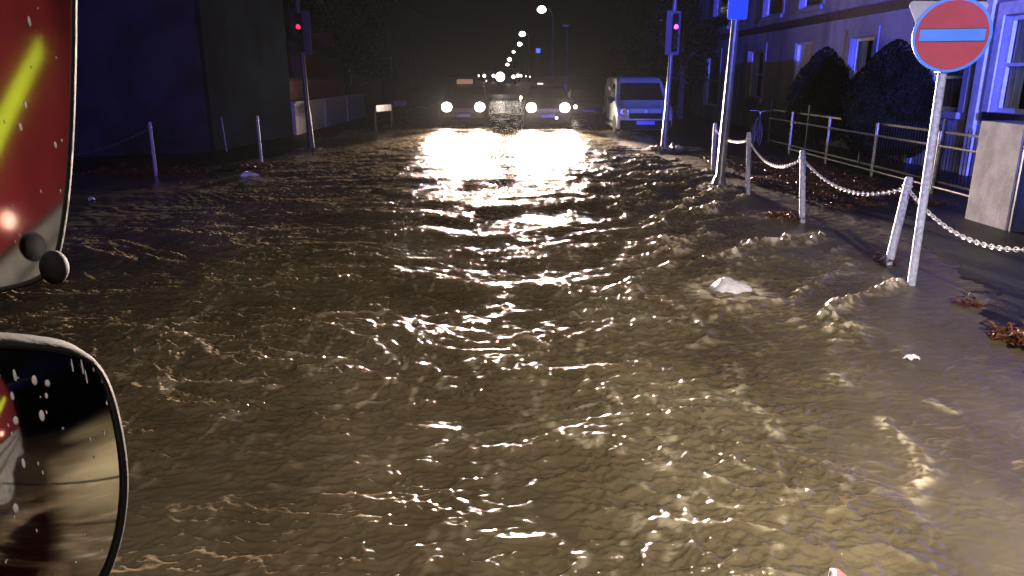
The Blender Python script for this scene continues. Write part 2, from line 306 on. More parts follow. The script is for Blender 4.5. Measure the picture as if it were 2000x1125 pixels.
# ------------------------------------------------------------------ terraced houses on the right
def wall_cells(mb, x0, x1, y0, y1, z0, z1, ops):
    yc = sorted({y0, y1, *[v for o in ops for v in o[:2]]}); zc = sorted({z0, z1, *[v for o in ops for v in o[2:4]]})
    for j in range(len(yc) - 1):
        run = None
        for k in range(len(zc) - 1):
            cy = (yc[j]+yc[j+1])/2; cz = (zc[k]+zc[k+1])/2
            hole = any(o[0] < cy < o[1] and o[2] < cz < o[3] for o in ops)
            if not hole:
                if run is None: run = zc[k]
            if run is not None and (hole or k == len(zc) - 2):
                mb.box(x0, x1, yc[j], yc[j+1], run, zc[k] if hole else zc[k+1]); run = None
    return mb
FX = 9.0
def street_house(y0, y1, ops, wallm, label, zt=6.4, fx=FX, side=1, bandz=3.38, cat='house', group='terraced houses along the right pavement', band=True):
    # ops: (ya, yb, za, zb, kind) ; side +1: facade faces -x
    e = empty('terraced_house', (fx, (y0+y1)/2, 0), 0, label, cat, group); yc = (y0+y1)/2
    o2 = [(a-yc, b-yc, c, d, k) for a, b, c, d, k in ops]
    w = MB(); wall_cells(w, 0, side*.3, y0-yc+.003, y1-yc-.003, -.3, zt, o2)
    w.box(side*.3, side*7, y0-yc+.003, y0-yc+.3, -.3, zt); w.box(side*.3, side*7, y1-yc-.3, y1-yc-.003, -.3, zt); w.box(side*6.7, side*6.997, y0-yc+.3, y1-yc-.3, -.3, zt)
    w.build('wall', wallm, e)
    rm = MB(); rm.prism([(-side*.35, y0-yc, zt+.003), (side*3.4, y0-yc, zt+2.3), (side*7.3, y0-yc, zt+.003)], (0, y1-y0-.01, 0)); roof = rm.build('roof', M['slate'], e)
    MB().box(side*3.1, side*3.8, -.5, .5, zt+1.9, zt+3.2).build('chimney', M['brick'], roof)
    if band: MB().box(-side*.1, -side*.001, y0-yc+.01, y1-yc-.01, bandz, bandz+.22).build('band_course', M['bandm'], e)
    for a, b, c, d, k in o2:
        if k == 'door':
            f = MB().box(side*.14, side*.19, a+.07, b-.07, c, d-.07)
            for i in range(2):
                for j in range(2):
                    ya = a+.17+i*(b-a-.3)/2; f.box(side*.125, side*.139, ya, ya+(b-a-.5)/2, c+.3+j*1.05, c+1.1+j*1.05)
            do = f.build('door', M['white'], e)
            MB().blob((side*.1, a+.2, c+1.15), .035, .035, .035).build('handle', M['chrome'], do)
            MB().box(side*.05, side*.22, a, a+.07, c, d).box(side*.05, side*.22, b-.07, b, c, d).box(side*.05, side*.22, a+.07, b-.07, d-.07, d).build('door_frame', M['white'], e)
            continue
        fr = MB()
        for (p, q, r_, s_) in ((a, a+.08, c, d), (b-.08, b, c, d), (a+.08, b-.08, d-.08, d), (a+.08, b-.08, c, c+.08), (a+.08, b-.08, (c+d)/2-.03, (c+d)/2+.03)): fr.box(side*.1, side*.17, p, q, r_, s_)
        win = fr.build('window', M['white'], e)
        MB().box(side*.13, side*.14, a+.08, b-.08, c+.08, d-.08).build('pane', M['pane'], win) if k == 'dark' else None
        if k in ('curtain', 'beige'):
            cm = MB(); n = 26
            span = [(a+.08, a+.08+(b-a)*.36), (b-.08-(b-a)*.3, b-.08)] if k == 'curtain' else [(a+.08, b-.08)]
            for (ca, cb) in span:
                vs = []
                for i in range(n+1):
                    t = i/n; yv = ca+(cb-ca)*t; xv = side*(.21+.02*math.sin(t*31)); vs += [(xv, yv, c+.06), (xv, yv, d-.06)]
                cm.add(vs, [(2*i, 2*i+2, 2*i+3, 2*i+1) for i in range(n)])
            cm.build('curtain', M['curtain'] if k == 'curtain' else M['curtain2'], win, smooth=True)
            MB().box(side*.27, side*.28, a, b, c, d).build('pane', M['pane'], win)
        if k == 'teal': MB().box(side*.13, side*.14, a+.08, b-.08, c+.08, d-.08).build('pane', M['teal_win'], win)
        MB().box(-side*.09, side*.098, a-.08, b+.08, c-.13, c-.005).build('sill', M['sill'] if k == 'curtain' and a+yc < 15 else wallm, win)
        if band: # raised surround
            MB().box(-side*.04, -side*.001, a-.2, a-.02, c, d+.02).box(-side*.04, -side*.001, b+.02, b+.2, c, d+.02).box(-side*.04, -side*.001, a-.2, b+.2, d+.021, d+.24).build('surround', M['white'] if a+yc < 15 else wallm, win)
    return e
h = street_house(11.6, 17.3, [(13.0, 14.3, 1.25, 2.95, 'curtain'), (15.3, 16.3, 1.2, 2.55, 'beige'), (13.2, 14.3, 4.1, 5.5, 'dark'), (15.4, 16.4, 4.1, 5.5, 'dark')], M['render'],
    'nearest terraced house on the right with a black sill, behind the white gate pier')
street_house(17.3, 22.1, [(19.3, 20.6, 1.15, 2.85, 'curtain'), (18.9, 20.3, 3.95, 5.4, 'dark')], M['render'], 'blue lit terraced house whose curtained window shows between the two clipped shrubs')
street_house(22.1, 30.6, [(23.3, 24.7, .0, 2.9, 'door'), (27.6, 29.4, 1.1, 2.8, 'curtain'), (22.9, 24.6, 3.9, 5.4, 'beige'), (26.2, 28.1, 3.9, 5.4, 'beige')], M['render2'], 'terraced house with a tall pale door left of the smaller clipped shrub')
street_house(30.6, 38, [(33.4, 35.8, .6, 2.8, 'beige'), (32.5, 35, 3.9, 5.4, 'dark')], M['render2'], 'farthest terraced house on the right, beside the dark tree')
# pilaster ribs on the nearest house
for yy in (12.6, 14.75, 16.9): MB().box(-.07, -.001, yy-14.45-.11, yy-14.45+.11, -.2, 3.37).build('pilaster', M['white'], h)

# taller block further down on the right, dark brick houses on the left far side
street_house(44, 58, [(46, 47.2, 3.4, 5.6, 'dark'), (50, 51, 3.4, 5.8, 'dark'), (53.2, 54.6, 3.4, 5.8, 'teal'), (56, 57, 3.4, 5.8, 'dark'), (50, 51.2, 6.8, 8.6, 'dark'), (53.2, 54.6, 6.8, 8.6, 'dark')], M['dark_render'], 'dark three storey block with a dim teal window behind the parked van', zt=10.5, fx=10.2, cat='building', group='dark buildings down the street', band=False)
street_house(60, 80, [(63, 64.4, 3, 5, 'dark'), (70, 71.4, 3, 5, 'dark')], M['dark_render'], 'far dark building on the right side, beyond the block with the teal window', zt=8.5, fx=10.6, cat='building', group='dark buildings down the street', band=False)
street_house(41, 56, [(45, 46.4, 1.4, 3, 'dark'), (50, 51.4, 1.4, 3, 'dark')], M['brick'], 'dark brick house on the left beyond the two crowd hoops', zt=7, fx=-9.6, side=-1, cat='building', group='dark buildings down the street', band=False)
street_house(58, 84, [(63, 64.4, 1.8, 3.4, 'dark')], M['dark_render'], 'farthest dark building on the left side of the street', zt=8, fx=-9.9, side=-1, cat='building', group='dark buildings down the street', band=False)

# the big unlit building on the left corner: two faces meeting at a corner
def corner_building():
    e = empty('corner_building', (-7.75, 19.2, 0), 0, 'unlit corner building filling the dark upper left beside the street', 'building')
    A = Vector((0, 0, 0)); B = Vector((.55, 5.6, 0)); C = Vector((-9, -3.4, 0)); D = Vector((-9, 6, 0))
    def face(P0, P1, ops, m, nm):
        d = (P1-P0); Ln = d.length; d.normalize(); nrm = Vector((d.y, -d.x, 0))
        mb = MB(); wall_cells(mb, -.3, 0, 0, Ln, -.3, 9, ops); me = MB(); fr = MB(); pa = MB()
        tr = lambda p: P0 + d*p[1] + nrm*p[0] + Vector((0, 0, p[2]))
        mb.v = [tr(Vector(v)) for v in mb.v]; w = mb.build('wall', m, e)
        for o in ops:
            f = MB()
            for (p, q, r_, s_) in ((o[0], o[0]+.09, o[2], o[3]), (o[1]-.09, o[1], o[2], o[3]), (o[0]+.09, o[1]-.09, o[3]-.09, o[3]), (o[0]+.09, o[1]-.09, o[2], o[2]+.09), ((o[0]+o[1])/2-.03, (o[0]+o[1])/2+.03, o[2]+.09, o[3]-.09)): f.box(-.2, -.12, p, q, r_, s_)
            f.v = [tr(Vector(v)) for v in f.v]; fo = f.build('window', M['darkpost'], e)
            g = MB().box(-.17, -.16, o[0]+.09, o[1]-.09, o[2]+.09, o[3]-.09); g.v = [tr(Vector(v)) for v in g.v]; g.build('pane', M['pane'], fo)
            s = MB().box(-.118, .08, o[0]-.08, o[1]+.08, o[2]-.12, o[2]-.003); s.v = [tr(Vector(v)) for v in s.v]; s.build('sill', M['darkpost'], fo)
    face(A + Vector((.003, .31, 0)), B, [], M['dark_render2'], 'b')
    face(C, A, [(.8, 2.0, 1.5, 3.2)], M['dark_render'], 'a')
    MB().prism([A+Vector((.1, -.1, 9.003)), B+Vector((.1, .1, 9.003)), D+Vector((0, 0, 9.003)), C+Vector((0, -.2, 9.003))], (0, 0, .35)).build('roof', M['slate'], e)
    q = MB().prism([C+Vector((0,.35,-.3)), C+Vector((.3,.35,-.3)), D+Vector((.3,0,-.3)), D+Vector((0,0,-.3))], (0, 0, 9.29)); q.prism([D+Vector((.31,-.3,-.3)), B+Vector((-.3,-.02,-.3)), B+Vector((-.3,.28,-.3)), D+Vector((.31,0,-.3))], (0,0,9.29)); q.build('wall', M['dark_render'], e)
corner_building()

# boundary wall on the left
bw = empty('boundary_wall', (-7.15, 25, 0), 0, 'low pale block wall lit by headlights on the left kerb', 'wall')
MB().box(-.25, 0, 0, 12, -.3, 1.02).build('block_work', M['block'], bw); MB().box(-.3, .05, -.02, 12.03, 1.023, 1.09).build('coping', M['white'], bw)
for yy in (3.9, 7.9): MB().box(-.1, .06, yy, yy+.25, -.3, 1.02).build('buttress', M['block'], bw)
bk = empty('brick_wall', (-7.5, 25, 0), 0, 'red brick garden wall standing behind the low pale block wall', 'wall')
MB().box(-.23, 0, 0, 9.5, -.3, 1.75).build('brick_work', M['brick'], bk); MB().box(-.26, .03, -.02, 9.53, 1.753, 1.83).build('coping', M['slate'], bk)
bp_ = empty('brick_outbuilding', (-8.6, 33, 0), 0, 'small red brick outbuilding rising behind the left garden wall', 'building')
MB().box(-3, 0, 0, 6, -.3, 2.75).build('wall', M['brick'], bp_); MB().prism([(-3.2, -.2, 2.753), (.2, -.2, 2.753), (.2, -.2, 2.95), (-1.5, -.2, 3.7), (-3.2, -.2, 2.95)], (0, 6.4, 0)).build('roof', M['slate'], bp_)
MB().box(.003, .05, 1.6, 2.7, .0, 2.0).build('door', M['bandm'], bp_)

# ------------------------------------------------------------------ trees and shrubs
def leaves_in(mb, pts, size, seed):
    rs = np.random.RandomState(seed)
    for p in pts:
        a = Vector(rs.normal(size=3)).normalized(); b = a.orthogonal().normalized(); cc = a.cross(b); s = size * (.6 + .8*rs.rand())
        p = Vector(p); mb.add([p - b*s, p + cc*s*.45, p + b*s, p - cc*s*.45], [(0, 1, 2, 3)])
def topiary(x, y, w, zt, label, n, seed):
    e = empty('clipped_shrub', (x, y, 0), 0, label, 'shrub', 'clipped evergreen shrubs'); rs = np.random.RandomState(seed)
    def rad(t): return w/2 * (math.sin(math.pi * min(1, (t*.93+.07)**.75)))**.62 if t < 1 else .02
    pts = []; core = MB()
    while len(pts) < n:
        t = rs.rand(); th = rs.rand()*2*math.pi; rr = rad(t) * (1 + .13*pn(np.array([th*1.6]), np.array([t*5.]), seed)[0] + .1*pn(np.array([th*5.]), np.array([t*14.]), seed+60)[0])
        if rs.rand() > rr/(w/2)+.1: continue
        k = 1 - abs(rs.normal())*.09 + (.04 if rs.rand() < .1 else 0)
        pts.append((math.cos(th)*rr*k, math.sin(th)*rr*k, .25+(zt-.25)*t))
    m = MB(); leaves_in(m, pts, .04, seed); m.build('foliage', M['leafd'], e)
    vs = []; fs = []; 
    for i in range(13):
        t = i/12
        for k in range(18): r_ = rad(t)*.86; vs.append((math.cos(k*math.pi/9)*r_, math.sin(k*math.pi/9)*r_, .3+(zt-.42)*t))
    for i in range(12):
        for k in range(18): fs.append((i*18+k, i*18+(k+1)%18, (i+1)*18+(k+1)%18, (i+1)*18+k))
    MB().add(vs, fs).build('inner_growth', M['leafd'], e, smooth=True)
    MB().tube([(0,0,-.1),(0,0,.5)], .06).build('trunk', M['bark'], e)
topiary(8.1, 20.0, 1.62, 2.62, 'smaller rounded clipped shrub in front of the tall pale door', 9000, 3)
topiary(8.0, 16.1, 1.9, 2.62, 'larger clipped shrub behind the railing, left of the no entry sign', 11000, 4)
def tree(x, y, h, r, label, n=6000, seed=1, cz=.62, lf=.11, group='dark trees beside the street'):
    e = empty('street_tree', (x, y, 0), 0, label, 'tree', group); rs = np.random.RandomState(seed)
    tr = MB().tube([(0,0,-.2),(.05,.03,h*.3),(-.04,.05,h*.55),(.02,0,h*.85)], [.17,.13,.09,.02]); cl = []
    for i in range(16):
        th = rs.rand()*6.28; zz = h*(.3+.6*rs.rand()); rr = r*(.35+.6*rs.rand())*math.sqrt(max(.1, 1-((zz/h-cz)/.45)**2))
        c = (math.cos(th)*rr, math.sin(th)*rr, zz); cl.append((c, r*(.25+.25*rs.rand()))); tr.tube([(0,0,h*.25+.3*zz-.2), (c[0]*.5,c[1]*.5,zz*.8), c], [.06,.035,.012], 6)
    cl.append(((0,0,h*cz), r*.7)); tr.build('trunk', M['bark'], e)
    pts = []
    for i in range(n):
        c, q = cl[rs.randint(len(cl))]; d = rs.normal(size=3); d /= np.linalg.norm(d); k = q*rs.rand()**.4
        pts.append((c[0]+d[0]*k, c[1]+d[1]*k, c[2]+d[2]*k*.85))
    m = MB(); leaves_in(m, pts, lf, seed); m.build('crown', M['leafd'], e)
tree(7.6, 34.5, 5.6, 1.7, 'dark tree behind the right-hand signal post', 7000, 5, .5)
tree(7.6, 41, 4.2, 1.6, 'low dark tree just above the roof of the parked van', 6000, 6, .5)
tree(8.1, 50, 4.6, 1.7, 'dark tree farther along, below the dim teal window', 5000, 8, .5)
tree(-8.9, 41, 8, 2.6, 'tall unlit tree above the brick outbuilding', 7000, 9, .6, .14)

# ------------------------------------------------------------------ signs, posts, signals
def sign_post():
    e = empty('no_entry_sign', (3.76, 6.7, 0), 0, 'round red no entry sign with a pale bar on a white pole', 'sign')
    pole = MB().tube([(0, 0, -.12), (-.01, 0, 1.0), (-.02, .0, 2.48)], .036, 14).build('pole', M['whitepost'], e, smooth=True)
    ax = Vector((-.28, -1, -.02)).normalized(); c = Vector((-.02, -.06, 2.235)); r = .305
    MB().disc(c, r, ax, .012, 56).build('rim', M['signwhite_bluelit'], e)
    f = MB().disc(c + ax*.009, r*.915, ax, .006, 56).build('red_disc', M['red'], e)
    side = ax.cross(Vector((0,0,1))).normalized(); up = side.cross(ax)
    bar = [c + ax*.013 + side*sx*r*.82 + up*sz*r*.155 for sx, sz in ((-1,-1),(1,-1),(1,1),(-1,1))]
    MB().prism(bar, ax*.004).build('bar', M['signwhite_bluelit'], f)
    lin = MB()
    for sg in (-1, 1): lin.prism([c + ax*.0132 + side*sx*r*.84 + up*(sg*.17*r + q*r) for sx, q in ((-1,-.012),(1,-.012),(1,.012),(-1,.012))], ax*.002)
    lin.build('bar_outline', M['navy'], f)
    # give-way plate seen from behind
    ax2 = Vector((.1, -1, 0)).normalized(); c2 = Vector((-.015, .06, 2.3)); s2 = ax2.cross(Vector((0,0,1))).normalized(); pts = []
    for (tx, tz) in ((-.36, .2), (.36, .2), (0, -.42)):
        for k in range(5):
            base = {(-.36): 210, .36: 330, 0: 90}[tx]
            a0 = {-.36: 90, .36: -30, 0: 210}[tx] if False else None
            cx, cz = tx*.9, tz*.9; d = math.atan2(tz, tx); w = d + R(-55 + 27.5*k) * (-1 if tx == 99 else 1)
            pts.append((cx + .035*math.cos(w), cz + .035*math.sin(w)))
    cen = math.atan2; pts.sort(key=lambda q: cen(q[1], q[0]))
    MB().prism([c2 - s2*px_ + Vector((0, 0, pz)) for px_, pz in pts], ax2*.006).build('give_way_plate', M['signgrey'], e)
    for z in (1.93, 2.12, 2.4): MB().box(-.06, .02, -.05, .05, z, z+.035).build('bracket', M['darkpost'], e)
    MB().disc((0, 0, .005), .085, (0, 0, 1), .03, 18).build('collar', M['darkpost'], e)
sign_post()
lp = empty('lamp_column', (3.69, 13.17, 0), 0, 'tall grey column with a small blue square sign, behind the white bollards', 'post')
MB().tube([(0,0,-.15),(0,0,.05),(0,0,.16),(.01,0,.2),(.03,0,1.1),(.07,0,3.2),(.1,0,6.5)], [.135,.12,.1,.078,.075,.06,.05], 16).build('column', M['greypost'], lp, smooth=True)
MB().tube([(.1,0,6.5),(.1,-.5,6.9),(.1,-1.3,7.0)], .04).build('arm', M['greypost'], lp, smooth=True); MB().blob((.1,-1.5,6.98), .12, .3, .07).build('lamp_head', M['greypost'], lp, smooth=True)
sq = []
for (sx, sz) in ((1,1),(-1,1),(-1,-1),(1,-1)):
    for k in range(4):
        w = {(1,1):0,(-1,1):90,(-1,-1):180,(1,-1):270}[(sx,sz)] + 30*k; sq.append((.13*sx+.035*math.cos(R(w)), -.085, 2.97+.13*sz+.035*math.sin(R(w))))
sb = MB().prism([(p[0]+.06, p[1], p[2]) for p in sq], (0, -.008, 0)).build('blue_plate', M['signblue'], lp)
MB().box(.0, .12, -.084, -.05, 2.85, 2.88).box(.0, .12, -.084, -.05, 3.05, 3.08).build('clip', M['darkpost'], lp)

def signal(x, y, label, lean, front, px_top):
    e = empty('traffic_signal', (x, y, 0), 0, label, 'traffic signal', 'traffic signals on their posts')
    MB().tube([(0,0,-.2),(0,0,.05),(0,0,.35),(lean*.3,0,1.2),(lean,0,3.95)], [.11,.1,.085,.062,.058], 14).build('post', M['darkpost'] if front < 0 else M['greypost'], e, smooth=True)
    a = R(front*28); d = Vector((math.cos(a), math.sin(a), 0)); nrm = Vector((-d.y, d.x, 0))
    z0, z1 = 2.42, 3.5; o = Vector((lean + (.09 if front < 0 else .0), -.08, 0)); w0, w1 = (-.02, .3) if front < 0 else (-.26, .2)
    pl = []
    for k in range(3): pl += [(w0+.05-.05*math.cos(R(30*k+15)), z0+.05-.05*math.sin(R(30*k+15)))]
    for k in range(3): pl += [(w1-.05+.05*math.sin(R(30*k+15)), z0+.05-.05*math.cos(R(30*k+15)))]
    for k in range(3): pl += [(w1-.05+.05*math.cos(R(30*k+15)), z1-.05+.05*math.sin(R(30*k+15)))]
    for k in range(3): pl += [(w0+.05-.05*math.sin(R(30*k+15)), z1-.05+.05*math.cos(R(30*k+15)))]
    MB().prism([o + d*u + Vector((0,0,v)) for u, v in pl], nrm*.01).build('backing_board', M['backboard'], e)
    hx = o + d*(w0 if front < 0 else 0); hd = MB().box(hx.x-.05, hx.x+.06, hx.y-.22, hx.y-.03, z0+.08, z1-.08).build('signal_head', M['black'], e, bevel=.01)
    MB().disc((hx.x-(.0 if front<0 else .0), hx.y-.225, 3.1), .06, (0, -1, 0), .02, 18).build('red_lens', M['lamp_red'], hd)
    for zz in (2.62, 2.86): MB().disc((hx.x, hx.y-.225, zz), .055, (0, -1, 0), .012, 18).build('dark_lens', M['glass'], hd)
    for zz in (3.1, 2.86, 2.62):
        vz = MB()
        pts = [(hx.x+.07*math.cos(R(t)), hx.y-.22, zz+.07*math.sin(R(t))) for t in range(0, 181, 20)]; n = len(pts)
        vz.add(pts + [(p[0], p[1]-.11, p[2]) for p in pts], [(i, i+1, n+i+1, n+i) for i in range(n-1)])
        vz.build('visor', M['black'], hd)
signal(-5.4, 20.14, 'traffic signal with a red light on the dark post left of the road', -.09, -1, 0)
signal(4.09, 20.14, 'traffic signal with a red light right of the parked van', .07, 1, 0)

# bollards
def bollard(name='bollard'):
    e = empty(name); MB().tube([(0,0,-.2),(0,0,.3),(0,0,.86),(0,0,.885)], [.05,.049,.047,.035], 14).build('post', M['whitepost'], e, smooth=True)
    MB().ring((0, 0, .8), .05, .009, (0, 0, 1), 16, 6).build('chain_collar', M['chain'], e, smooth=True); return e
b0 = bollard(); first = True; TOPS = []
def put_bollard(x, y, h, lx, ly, label, group, s=1):
    global first
    o = b0 if first else copy_tree(b0); first = False
    o.location = (x, y, -.02); o.scale = (s, s, h/.885); L_ = math.atan2(lx, h); o.rotation_euler = (-math.atan2(ly, h), L_, 0)
    tag(o, label, 'bollard', group); TOPS.append(Vector((x + lx*.9, y + ly*.9, h*.88 - .02)))
gR = 'white bollards along the right kerb'
from_px = lambda px, py, y: EYE + ray(px, py) * (y / ray(px, py).y)
for (bx, by, tx, ty, lab) in ((1392,335,1397,240,'white bollard just left of the tall grey column'), (1461,380,1463,258,'white bollard just right of the tall grey column'),
                              (1567,435,1568,292,'white bollard holding the low chain in front of the galvanised guard rail'), (1735,518,1777,345,'leaning white bollard beside the pole of the no entry sign')):
    g = onground(bx, by); t = from_px(tx, ty, g.y)
    put_bollard(g.x, g.y, t.z+.02, t.x-g.x, 0, lab, gR, .85 if by > 500 else .8)
gL = 'white bollards along the left kerb'
for (bx, by, tx, ty, lab, s) in ((305,344,292,238,'white bollard nearest on the left, with a chain hanging from it',.62), (511,319,502,226,'white bollard between the corner building and the left signal post',.6), (443,297,432,228,'thin dim bollard left of the pair by the corner building',.3)):
    g = onground(bx, by); t = from_px(tx, ty, g.y); put_bollard(g.x, g.y, t.z+.02, t.x-g.x, 0, lab, gL, s)
# one more bollard out of frame right to carry the chain
put_bollard(4.05, 5.05, .95, 0, 0, 'white bollard beyond the no entry sign at the right edge', gR, .85)
def chain_span(A, B, sag, label, m, group, link=.068, thick=.006):
    n0 = 60; pts = [A.lerp(B, t/n0) - Vector((0,0,sag*4*(t/n0)*(1-t/n0))) for t in range(n0+1)]
    L_ = [0]
    for i in range(n0): L_.append(L_[-1] + (pts[i+1]-pts[i]).length)
    n = int(L_[-1]/(link*.72)); mb = MB(); k = 0
    for j in range(n):
        s = (j+.5)*L_[-1]/n
        while L_[k+1] < s: k += 1
        p = pts[k].lerp(pts[k+1], (s-L_[k])/(L_[k+1]-L_[k])); t = (pts[k+1]-pts[k]).normalized(); u = t.cross(Vector((0,0,1))).normalized(); v = t.cross(u)
        if j % 2: u, v = v, u
        loop = []
        for q in range(10):
            w = 2*math.pi*q/10; loop.append(p + t*math.cos(w)*link*.5 + u*math.sin(w)*link*.27)
        vs = []; fs = []
        for q in range(10):
            o = (loop[q]-p).normalized()
            for r_ in range(5): a = 2*math.pi*r_/5; vs.append(loop[q] + o*math.cos(a)*thick + v*math.sin(a)*thick)
        for q in range(10):
            for r_ in range(5): fs.append((q*5+r_, ((q+1)%10)*5+r_, ((q+1)%10)*5+(r_+1)%5, q*5+(r_+1)%5))
        mb.add([x - A for x in vs], fs)
    o = mb.build('chain', m, None, smooth=True, loc=A); tag(o, label, 'chain', group)
gc = 'chains slung between the bollards'
chain_span(TOPS[0], TOPS[1], .12, 'short pale chain passing behind the tall grey column', M['chain'], gc)
chain_span(TOPS[1], TOPS[2], .24, 'pale chain sagging between the second and third bollards in front of the bicycle', M['chain'], gc)
chain_span(TOPS[2], TOPS[3], .22, 'long pale chain running from the straight bollard to the leaning bollard', M['chain'], gc)
chain_span(TOPS[3], TOPS[7], .3, 'pale chain hanging in front of the white gate pier', M['chain'], gc)
chain_span(TOPS[4], Vector((-9.6, 13.6, .5)), .25, 'dark chain sagging leftward from the nearest left bollard', M['greypost'], gc)
put_bollard(-9.65, 13.6, .9, 0, 0, 'bollard at the far left hidden behind the mirror', gL, .6)

# galvanised guard rail (posts and rails) and iron fence behind it
gr = empty('guard_rail', (7.0, 16, 0), 0, 'galvanised two-bar guard rail in front of the black iron fence', 'railing')
PY = [18.9, 16.65, 14.45, 12.3, 10.2]
for i, y in enumerate(PY): MB().tube([(0, y-16, -.2), (0, y-16, 1.02)], .027, 10).blob((0, y-16, 1.03), .031, .031, .02, 10, 5).build('post', M['galv'], gr, smooth=True)
for i in range(len(PY)-1):
    a, b = PY[i+1]-16+.027, PY[i]-16-.027
    for z in (.8, .13): MB().tube([(0, a, z), (0, b, z)], .021, 8).build('rail', M['galv'], gr, smooth=True)
MB().tube([(0, 2.93, .8), (0, 4.6, .8)], .021, 8).build('rail', M['galv'], gr, smooth=True)
ifn = empty('iron_fence', (7.45, 16, 0), 0, 'black iron fence of close upright bars in front of the clipped shrubs', 'fence')
bars = MB()
for k in range(118):
    y = -6 + k*.1; bars.tube([(0, y, -.05), (0, y, 1.02), (0, y, 1.1)], [.009, .009, .001], 5)
bars.build('bars', M['iron'], ifn)
for z in (.1, .95): MB().box(-.008, .008, -6.1, 5.8, z, z+.04).build('rail', M['iron'], ifn)
for y in (-6.1, -3, 0, 3, 5.8): MB().box(-.025, .025, y-.025, y+.025, -.1, 1.2).build('post', M['iron'], ifn)

# gate pier and dark gate
gp = empty('gate_pier', (6.25, 9.2, 0), 0, 'white rendered gate pier at the right edge behind the chain', 'gate pier')
MB().box(0, .5, 0, .88, -.15, 1.33).build('shaft', mat('pier_render', (.19,.178,.2), .9, var=.25, vs=4, bump=.2, bs=26), gp, bevel=.015)
dg = empty('dark_gate', (6.262, 9.14, 0), 0, 'dark navy panelled gate with a small latch beside the white pier', 'gate')
pan = MB().box(0, 1.5, 0, .05, -.1, 1.27)
for k in range(7): pan.box(.03+k*.21, .21+k*.21, -.012, -.001, -.05, 1.15)
pan.build('panel', M['navy'], dg); MB().box(.02, 1.5, -.02, .07, 1.272, 1.31).build('top_rail', M['iron'], dg)
MB().box(.1, .2, -.04, -.014, 1.17, 1.2).build('latch', M['galv'], dg)

# hoops on the left kerb
def hoop(x, y, w, h, label, first_=True):
    e = empty('hoop_barrier', (x, y, 0), R(70), label, 'barrier', 'hoop barriers on the left kerb')
    pts = [(-w/2,0,-.2),(-w/2,0,h-.12),(-w/2+.04,0,h-.04),(-w/2+.12,0,h),(w/2-.12,0,h),(w/2-.04,0,h-.04),(w/2,0,h-.12),(w/2,0,-.2)]
    MB().tube(pts, .035, 8).build('tube', M['darkpost'], e, smooth=True)
    MB().box(-w/2+.04, w/2-.04, -.045, -.037, h-.19, h+.03).build('reflective_panel', M['white'], e)
hoop(-4.62, 27.2, 1.15, .88, 'nearer hoop barrier with a white top panel left of the oncoming cars'); hoop(-4.7, 31.8, 1.2, .88, 'farther hoop barrier with a white top panel behind the first')

# bicycle
def bicycle():
    e = empty('bicycle', (6.55, 20.2, 0), R(62), 'dark bicycle leaning by the end of the guard rail', 'bicycle')
    for x in (-.52, .52):
        w = MB().ring((x, 0, .36), .33, .018, (0,1,0), 32, 6).build('wheel', M['tyre'], e, smooth=True)
        rm = MB().ring((x, 0, .36), .31, .008, (0,1,0), 32, 5)
        for k in range(14): a = k*math.pi/7; rm.tube([(x, 0, .36), (x+.305*math.cos(a), 0, .36+.305*math.sin(a))], .0022, 4)
        rm.build('rim', M['galv'], w, smooth=True)
    MB().tube([(-.52,0,.36),(-.1,0,.32),(-.2,0,.82),(-.52,0,.36)], .014).tube([(-.1,0,.32),(.38,0,.72)], .018).tube([(-.18,0,.78),(.36,0,.82)], .016).tube([(.35,0,.92),(.52,0,.36)], .015).build('frame', M['greypost'], e, smooth=True)
    MB().tube([(.32,-.26,1.0),(.4,-.1,1.0),(.35,0,.96),(.4,.1,1.0),(.32,.26,1.0)], .012).tube([(.35,0,.9),(.35,0,.97)], .015).build('handlebar', M['galv'], e, smooth=True)
    MB().blob((-.24,0,.93), .13, .07, .03).tube([(-.2,0,.8),(-.23,0,.92)], .013).build('saddle', M['black'], e, smooth=True)
    MB().disc((-.1,0,.32), .09, (0,1,0), .01, 20).tube([(-.1,-.06,.32),(-.02,-.06,.2)], .01).tube([(-.1,.06,.32),(-.18,.06,.44)], .01).build('crank', M['galv'], e)
bicycle()

# ------------------------------------------------------------------ vehicles
def profile_body(profile, wf, er=.08, nu=14):
    us = [-1, -.99, -.96, -.92, -.85, -.6, -.3, 0, .3, .6, .85, .92, .96, .99, 1]; n = len(profile)
    cy = sum(p[0] for p in profile)/n; cz = sum(p[1] for p in profile)/n; vs = []; fs = []
    for u in us:
        k = max(0, (abs(u)-.85)/.15); e = er*(1-math.sqrt(max(0, 1-k*k)))
        for (y, z) in profile:
            d = Vector((cy-y, cz-z)); d.normalize(); yy = y + d.x*e; zz = z + d.y*e
            fr = .10*(u*u)*max(0, min(1, (y - (-1.4)) / -.9)) if y < -1.4 else 0
            vs.append((u*wf(z), yy+fr, zz))
    for i in range(len(us)-1):
        for k in range(n): fs.append((i*n+k, i*n+(k+1)%n, (i+1)*n+(k+1)%n, (i+1)*n+k))
    fs += [tuple(range(n-1, -1, -1)), tuple((len(us)-1)*n+k for k in range(n))]
    return MB().add(vs, fs)
def wheel(e, x, y, r=.33):
    s = 1 if x > 0 else -1
    w = MB().ring((x, y, r), r-.09, .09, (1,0,0), 28, 8).build('wheel', M['tyre'], e, smooth=True)
    rm = MB().disc((x+s*.04, y, r), r-.12, (1,0,0), .03, 24)
    for k in range(5): a = 2*math.pi*k/5; rm.tube([(x+s*.065, y, r), (x+s*.065, y+(r-.14)*math.cos(a), r+(r-.14)*math.sin(a))], .022, 5)
    rm.build('rim', M['rim'], w)
def plate(e, y, z, w=.52):
    MB().box(-w/2, w/2, y-.012, y, z-.055, z+.055).build('number_plate', M['plate'], e)
